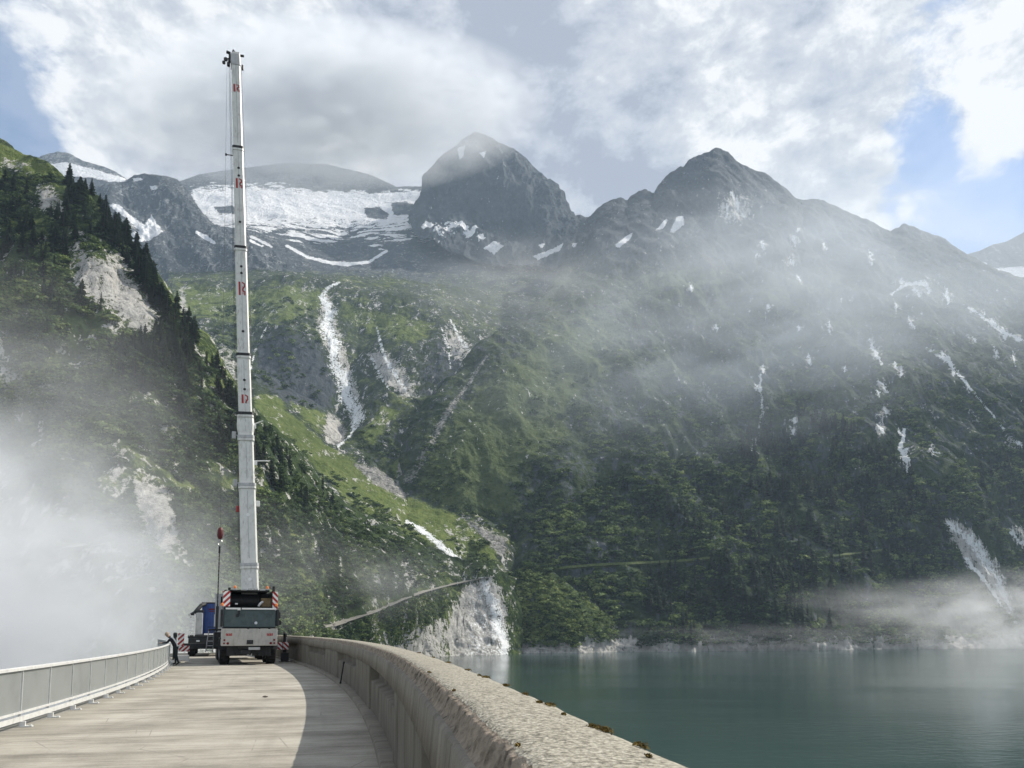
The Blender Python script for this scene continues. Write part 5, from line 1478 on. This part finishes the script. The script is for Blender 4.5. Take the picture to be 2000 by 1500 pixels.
add_bushes(scatter([(975, 1150), (1010, 1112), (1050, 1108), (1090, 1130), (1190, 1210), (1215, 1245), (1130, 1268), (985, 1268)], 900, [knoll]), 3.0, 7.0, .14)
R_LOW = [(1010, 1110), (1060, 1020), (1200, 930), (1450, 860), (1700, 900), (1800, 940), (2010, 900), (2010, 1255), (1230, 1268), (1180, 1190), (1100, 1125)]
add_bushes(clumpy(scatter(R_LOW, 6200, [mountain, knoll], ROCK_R), 40, .80), 4.5, 11.5, -.12)
add_bushes(clumpy(scatter([(980, 1110), (970, 1040), (1080, 930), (1220, 810), (1450, 760), (1700, 780), (2010, 780), (2010, 950), (1700, 930), (1450, 880), (1150, 960)], 2600, [mountain], ROCK_R), 60, .62), 5.0, 10.0, -.14)
add_bushes(clumpy(scatter([(900, 960), (980, 820), (1150, 680), (1500, 600), (1750, 620), (2010, 700), (2010, 800), (1500, 780), (1250, 800), (1100, 980)], 1300, [mountain]), 60, .4), 5.0, 9.0, -.02)
add_bushes(clumpy(scatter([(560, 850), (700, 960), (790, 1020), (980, 1062), (960, 1120), (880, 1100), (700, 1000), (600, 920)], 900, [valley], [STREAM]), 25, .5), 3.0, 6.5, -.08)
add_bushes(clumpy(scatter([(670, 860), (800, 795), (880, 880), (960, 960), (1010, 1050), (900, 1010), (790, 940), (720, 910)], 700, [valley, mountain]), 25, .5), 3.5, 7.0, -.05)
add_bushes(clumpy(scatter([(420, 600), (600, 580), (640, 700), (620, 800), (500, 760), (400, 700)], 800, [valley]), 40, .5), 5, 10, -.1)
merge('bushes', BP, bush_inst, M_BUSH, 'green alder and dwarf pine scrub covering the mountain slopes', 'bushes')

# --- conifers: the largest 290 as trees of their own, the rest as one wood
prot = []
for k in range(5):
    V, FA, T = CPR[k]
    oc = np_mesh('crown', V, FA, M_CONIF, False, {'tint': T}); COL.objects.unlink(oc)
    mb = MB(); mb.tube((0, 0, -.12), (0, 0, .90), .016, .003, 6); ot = mb.build('trunk', M_BARK); COL.objects.unlink(ot)
    prot.append((oc.data, ot.data))
trees = []
def add_trees(pts, lo, hi, where):
    for (x, y, p, n, t) in pts:
        h = RNG.uniform(lo, hi) * RNG.uniform(.8, 1.1)
        trees.append([h / (p - Vector(CAM)).length, p, h, where, x, y])
add_trees(scatter([(130, 350), (185, 385), (222, 445), (240, 480), (150, 480), (120, 420)], 30, [hillside]), 7, 16, 'ridge')
add_trees(scatter([(205, 420), (232, 452), (262, 488), (306, 545), (300, 600), (250, 520), (200, 480)], 44, [hillside]), 7, 16, 'ridge')
add_trees(scatter([(305, 560), (345, 620), (380, 655), (370, 700), (320, 650)], 12, [hillside]), 10, 17, 'ridge')
add_trees(scatter([(0, 350), (130, 400), (150, 500), (60, 560), (0, 560)], 62, [hillside], ROCK_A), 7, 13, 'upper')
add_trees(clumpy(scatter([(60, 560), (330, 640), (440, 730), (480, 830), (440, 900), (330, 800), (160, 700)], 190, [hillside], ROCK_A), 22, .6), 7, 13, 'middle')
add_trees(clumpy(scatter([(500, 830), (560, 880), (660, 990), (620, 1010), (540, 970), (480, 900)], 60, [hillside]), 22, .7), 6, 12, 'spur')
RA = [(1290, 1260), (1240, 1130), (1420, 1000), (1600, 980), (1690, 1030), (1660, 1130), (1720, 1200), (1640, 1255)]
add_trees(clumpy(scatter(RA, 260, [mountain], ROCK_R), 45, .75), 15, 27, 'shore')
add_trees(clumpy(scatter([(1660, 1000), (1780, 960), (1850, 1020), (1890, 1110), (1800, 1150), (1690, 1130)], 120, [mountain], ROCK_R), 40, .8), 15, 27, 'gully')
add_trees(clumpy(scatter([(1440, 860), (1560, 800), (1700, 860), (1800, 930), (1640, 1000), (1460, 980)], 560, [mountain], ROCK_R), 60, .6), 13, 25, 'upright')
add_trees(clumpy(scatter([(1040, 1090), (1200, 960), (1440, 880), (1460, 1000), (1240, 1080)], 160, [mountain], ROCK_R), 50, .5), 9, 17, 'upright')
add_trees(clumpy(scatter([(1400, 1110), (1620, 1100), (1640, 1230), (1420, 1250)], 140, [mountain], ROCK_R), 40, .6), 12, 22, 'shore')
add_trees(clumpy(scatter([(1900, 900), (2010, 880), (2010, 1020), (1930, 1000)], 110, [mountain], ROCK_R), 40, .7), 11, 20, 'rightedge')
trees.sort(key=lambda t: -t[0])
big = trees[:285]; rest = trees[285:]
INFO = {'ridge': ('tall dark conifer on the skyline ridge of the hillside behind the crane', 'conifers on the skyline ridge'),
        'upper': ('dark conifer high on the steep hillside below its grassy top', 'conifers below the grassy hilltop'),
        'middle': ('dark conifer among bushes on the steep hillside above the fog bank', 'conifers on the hillside above the fog'),
        'spur': ('small conifer on the dark spur above the green meadow strip', 'conifers on the spur by the meadow'),
        'shore': ('conifer in the dark wood above the far lake shore', 'conifers above the far shore'),
        'gully': ('conifer beside the pale bare rock slab above the shore mist', 'conifers beside the rock slab'),
        'upright': ('conifer high in the misty wood across the lake', 'conifers in the upper misty wood'),
        'rightedge': ('conifer above the small pale slabs at the right edge of the photo', 'conifers above the small pale slabs')}
for i, (ap, p, h, where, x, y) in enumerate(big):
    cd, td = prot[i % 5]
    e = empty('conifer_tree', (p.x, p.y, p.z - .03 * h), RNG.uniform(0, 6.28))
    wd = RNG.uniform(1.1, 1.9) if where in ('ridge', 'upper', 'middle', 'spur') else RNG.uniform(.9, 1.4)
    e.scale = (h * wd, h * wd, h)
    for nm, dat in (('crown', cd), ('trunk', td)): link(bpy.data.objects.new(nm, dat), e)
    tag(e, INFO[where][0], 'tree', INFO[where][1])
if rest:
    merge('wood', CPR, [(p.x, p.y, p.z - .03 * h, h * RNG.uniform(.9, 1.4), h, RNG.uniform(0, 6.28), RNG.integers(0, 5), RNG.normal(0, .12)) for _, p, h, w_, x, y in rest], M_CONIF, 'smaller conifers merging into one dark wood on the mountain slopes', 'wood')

# --- gravel track cut across the left slope, and boulders of the waterfall shore
def draped_strip(name, pts, width, mat, lift=.25, objs=None, kind='structure', drop=.7):
    dense = []
    for (x0, y0), (x1, y1) in zip(pts[:-1], pts[1:]):
        n = max(2, int(math.hypot(x1 - x0, y1 - y0) / 6))
        dense += [(x0 + (x1 - x0) * k / n, y0 + (y1 - y0) * k / n) for k in range(n)]
    dense.append(pts[-1]); W = []
    for x, y in dense:
        h = hit(x, y, objs)
        if h: W.append(h[1])
    W = np.array([tuple(w) for w in W])
    for _ in range(4): W[1:-1] = .25 * W[:-2] + .5 * W[1:-1] + .25 * W[2:]
    rings = []
    for k in range(len(W)):
        t = W[min(k + 1, len(W) - 1)] - W[max(k - 1, 0)]; t[2] = 0; t /= np.linalg.norm(t) + 1e-9
        nv = np.array([t[1], -t[0], 0])
        if nv[1] > 0: nv = -nv                      # outwards, towards the lake side
        c = W[k] + np.array([0, 0, lift]); w = width * (1 + .12 * math.sin(k * .9))
        rings.append([c - nv * w * .5 + np.array([0, 0, .1]), c + nv * w * .5, c + nv * (w * .5 + .25) - np.array([0, 0, drop]), c - nv * w * .5 - np.array([0, 0, 1.2])])
    mb = MB(); mb.loft([[Vector(p) for p in r] for r in rings])
    return tag(mb.build(name, mat), kind=kind)
M_GRAVEL = simple_mat('gravel_track', (.24, .23, .205), .95, 0, .18, .8, (.13, .125, .10), .1)
draped_strip('track', [(628, 1224), (660, 1216), (700, 1204), (740, 1190), (780, 1172), (820, 1157), (860, 1146), (900, 1137), (940, 1130), (966, 1126)], 3.2, M_GRAVEL, .3, [hillside])

_m, _nt, _o = new_mat('grassy_verge'); _g = N(_nt)
_g.bsdf(_o, _g.ramp(_g.noise(_g.geo(), .5, 6, .7), [(.35, (.06, .085, .028)), (.55, (.12, .15, .05)), (.7, (.19, .2, .09))]), .95)
draped_strip('path', [(1086, 1113), (1120, 1109), (1160, 1106), (1200, 1104), (1240, 1102), (1290, 1100), (1340, 1097), (1388, 1092)], 4.5, _m, 2.2, [mountain], drop=2.2)
draped_strip('path', [(1618, 1089), (1650, 1085), (1690, 1081), (1724, 1076)], 4.0, _m, 2.2, [mountain], drop=1.8)
# ================================================================== SKY, SUN, AIR, CAMERA
SUN_AZ, SUN_EL = math.radians(30), math.radians(44)     # azimuth measured from +X towards +Y
sdir = Vector((math.cos(SUN_AZ) * math.cos(SUN_EL), math.sin(SUN_AZ) * math.cos(SUN_EL), math.sin(SUN_EL)))
L = bpy.data.lights.new('sun', 'SUN'); L.energy = 5.0; L.angle = math.radians(.5); L.color = (1.0, .93, .82)
sun = bpy.data.objects.new('sun', L); COL.objects.link(sun)
sun.rotation_euler = (-sdir).to_track_quat('-Z', 'Y').to_euler()
sun.location = (60, 30, 80)

W = bpy.data.worlds.new('World'); SC.world = W; W.use_nodes = True
nt = W.node_tree
for n in list(nt.nodes): nt.nodes.remove(n)
g = N(nt)
wout = nt.nodes.new('ShaderNodeOutputWorld')
sky = nt.nodes.new('ShaderNodeTexSky'); sky.sky_type = 'NISHITA'; sky.sun_disc = False
sky.sun_elevation = SUN_EL; sky.sun_rotation = math.pi / 2 - SUN_AZ; sky.altitude = 1850; sky.air_density = 1.0; sky.dust_density = .6; sky.ozone_density = 1.5
bg1 = nt.nodes.new('ShaderNodeBackground'); g.link(sky.outputs[0], bg1.inputs[0]); bg1.inputs[1].default_value = .13
d = g.coord('Generated')
dn = g.vmath('NORMALIZE', d)
cv = g.mapping(dn, (1, 1, 1.7))
n1 = g.noise(cv, 4.2, 10, .62, .2)
n2 = g.noise(g.mapping(dn, (1, 1, 1.5), (0, 0, .4), (3.1, 1.7, .3)), 2.6, 8, .55, .3)
n3 = g.noise(g.mapping(dn, (1, 1, 1.6), (0, 0, 0), (7.3, 2.2, 5.1)), 11, 9, .66, .25)
def blob(px, py, r_in, r_out):
    v = ray(px, py); v = v / np.linalg.norm(v)
    dt = g.vmath('DOT_PRODUCT', dn, tuple(map(float, v)), out=1)
    return g.mapr(dt, math.cos(math.radians(r_out)), math.cos(math.radians(r_in)))
cover = g.math('ADD', g.math('MULTIPLY', g.math('SUBTRACT', n1, .5), 3.6), g.math('MULTIPLY', g.math('SUBTRACT', n3, .5), 2.0))
cover = g.math('ADD', cover, .72)
for (px, py, a, b, k) in [(-150, 150, 1, 9.5, .8), (-100, 280, 1, 8, .55), (45, 200, .3, 6, .45), (305, 200, .3, 3.4, .85), (1900, 350, 1, 7, .5), (1830, 240, .3, 3.5, .35), (1900, 430, .5, 6, .35), (2100, 420, .5, 7, .45), (100, 265, .3, 3, .3)]:
    cover = g.math('SUBTRACT', cover, g.math('MULTIPLY', blob(px, py, a, b), k))
for (px, py, a, b, k) in [(600, 100, 5, 16, .6), (1200, 150, 6, 20, .7), (1960, 150, .5, 5, .35), (1950, 250, .5, 3.5, .35), (1690, 400, .5, 4, .3), (1650, 430, .5, 3, .4), (160, 60, 1, 6, .4), (130, 170, .5, 4, .25), (180, 270, .5, 4, .5), (1790, 385, .2, 1.6, .35)]:
    cover = g.math('ADD', cover, g.math('MULTIPLY', blob(px, py, a, b), k))
cf = g.mapr(cover, .05, .75, .20, 1)
lum = g.math('ADD', g.math('MULTIPLY', g.math('SUBTRACT', n2, .5), 1.0), g.math('MULTIPLY', g.math('SUBTRACT', n3, .5), .6))
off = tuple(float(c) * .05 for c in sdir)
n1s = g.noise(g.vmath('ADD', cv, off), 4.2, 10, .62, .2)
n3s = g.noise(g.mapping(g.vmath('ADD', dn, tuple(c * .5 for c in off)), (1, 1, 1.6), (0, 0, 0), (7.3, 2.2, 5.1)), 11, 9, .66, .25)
lum = g.math('ADD', lum, g.math('MULTIPLY', g.math('SUBTRACT', n1, n1s), 1.9))  # sunward sides of the clouds lightened in the sky colour
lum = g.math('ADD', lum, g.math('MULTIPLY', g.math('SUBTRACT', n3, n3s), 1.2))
lum = g.math('ADD', lum, .52)
for (px, py, a, b, k) in [(1990, 150, 1, 9, .20), (700, 235, .5, 5, .26), (1450, 260, 1, 5, .12), (1690, 430, .3, 3, .3), (120, 120, 1, 7, .18), (1500, 100, 4, 16, .14), (500, 30, 1, 8, .1)]:
    lum = g.math('ADD', lum, g.math('MULTIPLY', blob(px, py, a, b), k))
for (px, py, a, b, k) in [(850, 170, 2, 9, .22), (1230, 330, 1, 8, .16), (560, 300, 1, 6, .12), (1050, 230, 2, 10, .1)]:
    lum = g.math('SUBTRACT', lum, g.math('MULTIPLY', blob(px, py, a, b), k))
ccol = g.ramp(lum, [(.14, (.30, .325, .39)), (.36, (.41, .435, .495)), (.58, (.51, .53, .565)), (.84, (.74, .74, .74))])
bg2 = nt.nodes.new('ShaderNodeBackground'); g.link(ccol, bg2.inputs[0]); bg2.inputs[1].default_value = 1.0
mx = nt.nodes.new('ShaderNodeMixShader')
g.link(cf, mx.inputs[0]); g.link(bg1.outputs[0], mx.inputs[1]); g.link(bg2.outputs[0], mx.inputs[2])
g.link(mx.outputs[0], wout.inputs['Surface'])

# haze: one closed box of even air round the whole scene
def vol_mat(name, color, density, aniso=.25, build=None):
    m, nt, out = new_mat(name); g = N(nt)
    v = nt.nodes.new('ShaderNodeVolumePrincipled')
    v.inputs['Color'].default_value = (*color, 1); v.inputs['Anisotropy'].default_value = aniso
    if build is None: v.inputs['Density'].default_value = density
    else: g.link(build(g, density), v.inputs['Density'])
    g.link(v.outputs[0], out.inputs['Volume'])
    return m
HAZE = 8.5e-5
mb = MB(); mb.box((0, 2700, (-121 + 1800) / 2), (8500, 7300, 1921))
hz = mb.build('haze', vol_mat('haze_air', (.62, .80, 1.0), HAZE, .1))
tag(hz, 'thin pale blue air over the lake and mountains', 'haze', kind='stuff')

def fog_bank(name, label, c, r, density, sharp=2.0, nscale=2.2, nlo=.35, nhi=.65, stretch=(1, 1, 1), rot=(0, 0, 0), aniso=.2, seed=0.0, color=(.95, .965, .99)):
    """a soft bank of cloud: an ellipsoid whose density falls to nothing at its rim"""
    def build(g, dens):
        p = g.coord('Object')
        ln = g.vmath('LENGTH', p, out=1)
        fall = g.math('POWER', g.math('SUBTRACT', 1.0, ln, clamp=True), sharp)
        n = g.noise(g.mapping(p, tuple(s * nscale for s in stretch), (0, 0, 0), (seed, seed * 1.7, seed * .6)), 1.0, 5, .6, .4)
        k = g.mapr(n, nlo, nhi)
        return g.math('MULTIPLY', g.math('MULTIPLY', fall, k), dens)
    m = vol_mat(name + '_air', color, density, aniso, build)
    bm = bmesh.new(); bmesh.ops.create_icosphere(bm, subdivisions=3, radius=1.0)
    me = bpy.data.meshes.new(name); bm.to_mesh(me); bm.free(); me.materials.append(m)
    o = bpy.data.objects.new(name, me); COL.objects.link(o)
    o.location = c; o.scale = r; o.rotation_euler = rot
    tag(o, label, 'fog', kind='stuff')
    return o
def at(px, py, D): return tuple(pix(px, py, D))

FOGS = True
if FOGS:
    fog_bank('fog', 'dense white fog bank filling the valley behind the grey railing', at(-205, 1258, 118), (54, 54, 41), .16, 1.25, 3.8, .34, .62, seed=2.0, color=(.88, .90, .935))
    fog_bank('fog', 'thin grey fog drifting up the left slope', at(-80, 960, 200), (85, 50, 70), .025, 1.3, 3.2, .38, .62, seed=5.0)
    fog_bank('fog', 'grey fog wisp on the slope behind the crane', at(425, 1120, 178), (40, 20, 22), .024, 1.3, 2.6, .36, .62, seed=8.0)
    fog_bank('fog', 'small grey mist patch above the gravel track', at(690, 1140, 400), (78, 40, 26), .013, 1.3, 2.2, .3, .64, seed=11.0)
    fog_bank('fog', 'white mist bank lying on the right shore of the lake', at(2010, 1218, 700), (165, 70, 58), .036, 1.3, 3.6, .38, .64, (1, 1, .8), seed=14.0)
    fog_bank('fog', 'low mist over the bushes on the far shore', at(1720, 1185, 680), (105, 40, 28), .014, 1.3, 2.2, .34, .62, seed=15.0)
    fog_bank('fog', 'thin white wisps along the rocky far shore', at(1430, 1245, 640), (185, 40, 15), .010, 1.2, 2.6, .36, .64, (2, 1, 1), seed=41.0)
    fog_bank('mist', 'broad veil of mist across the upper right mountain', at(1480, 650, 520), (235, 60, 98), .0145, 1.2, 3.0, .34, .68, (1, 1, 1.1), seed=17.0, rot=(0, -.2, 0), color=(.86, .92, 1.0))
    fog_bank('mist', 'pale veil of mist under the right summit ridge', at(1800, 520, 640), (260, 64, 105), .0145, 1.2, 2.0, .30, .66, seed=29.0, rot=(0, .2, 0), color=(.86, .92, 1.0))
    fog_bank('mist', 'faint blue mist across the middle of the right mountain', at(1420, 500, 800), (270, 70, 110), .008, 1.3, 2.6, .34, .64, seed=33.0, rot=(0, -.3, 0), color=(.86, .92, 1.0))
    fog_bank('mist', 'grey mist below the glacier and the main peak', at(1000, 560, 900), (150, 80, 70), .0075, 1.3, 2.2, .36, .64, seed=21.0)
    fog_bank('mist', 'thick grey cloud hiding the ridge above the glacier and the tip of the main peak', at(610, 205, 1880), (640, 115, 255), .036, .85, 6.5, .30, .62, (1, .6, .7), seed=23.0, color=(.95, .965, .985))  # a cloud cap on the peaks, kept among the mist objects

cam = bpy.data.cameras.new('camera'); co = bpy.data.objects.new('camera', cam); COL.objects.link(co)
cam.sensor_width = 36; cam.lens = F / 2000 * 36
cam.shift_y = (CY - 750) / 2000
cam.clip_start = .05; cam.clip_end = 20000
co.location = CAM; co.rotation_euler = (math.pi / 2 + PITCH, 0, 0)
SC.camera = co
SC.view_settings.view_transform = 'Standard'; SC.view_settings.look = 'None'; SC.view_settings.gamma = 1
SC.view_settings.exposure = .45
SC.view_settings.use_curve_mapping = False
cy = SC.cycles
cy.use_denoising = True
cy.max_bounces = 6; cy.diffuse_bounces = 2; cy.glossy_bounces = 3; cy.transmission_bounces = 3; cy.volume_bounces = 3; cy.transparent_max_bounces = 8
cy.sample_clamp_indirect = 6
cy.volume_step_rate = 1.0; cy.volume_max_steps = 256
cy.caustics_reflective = False; cy.caustics_refractive = False
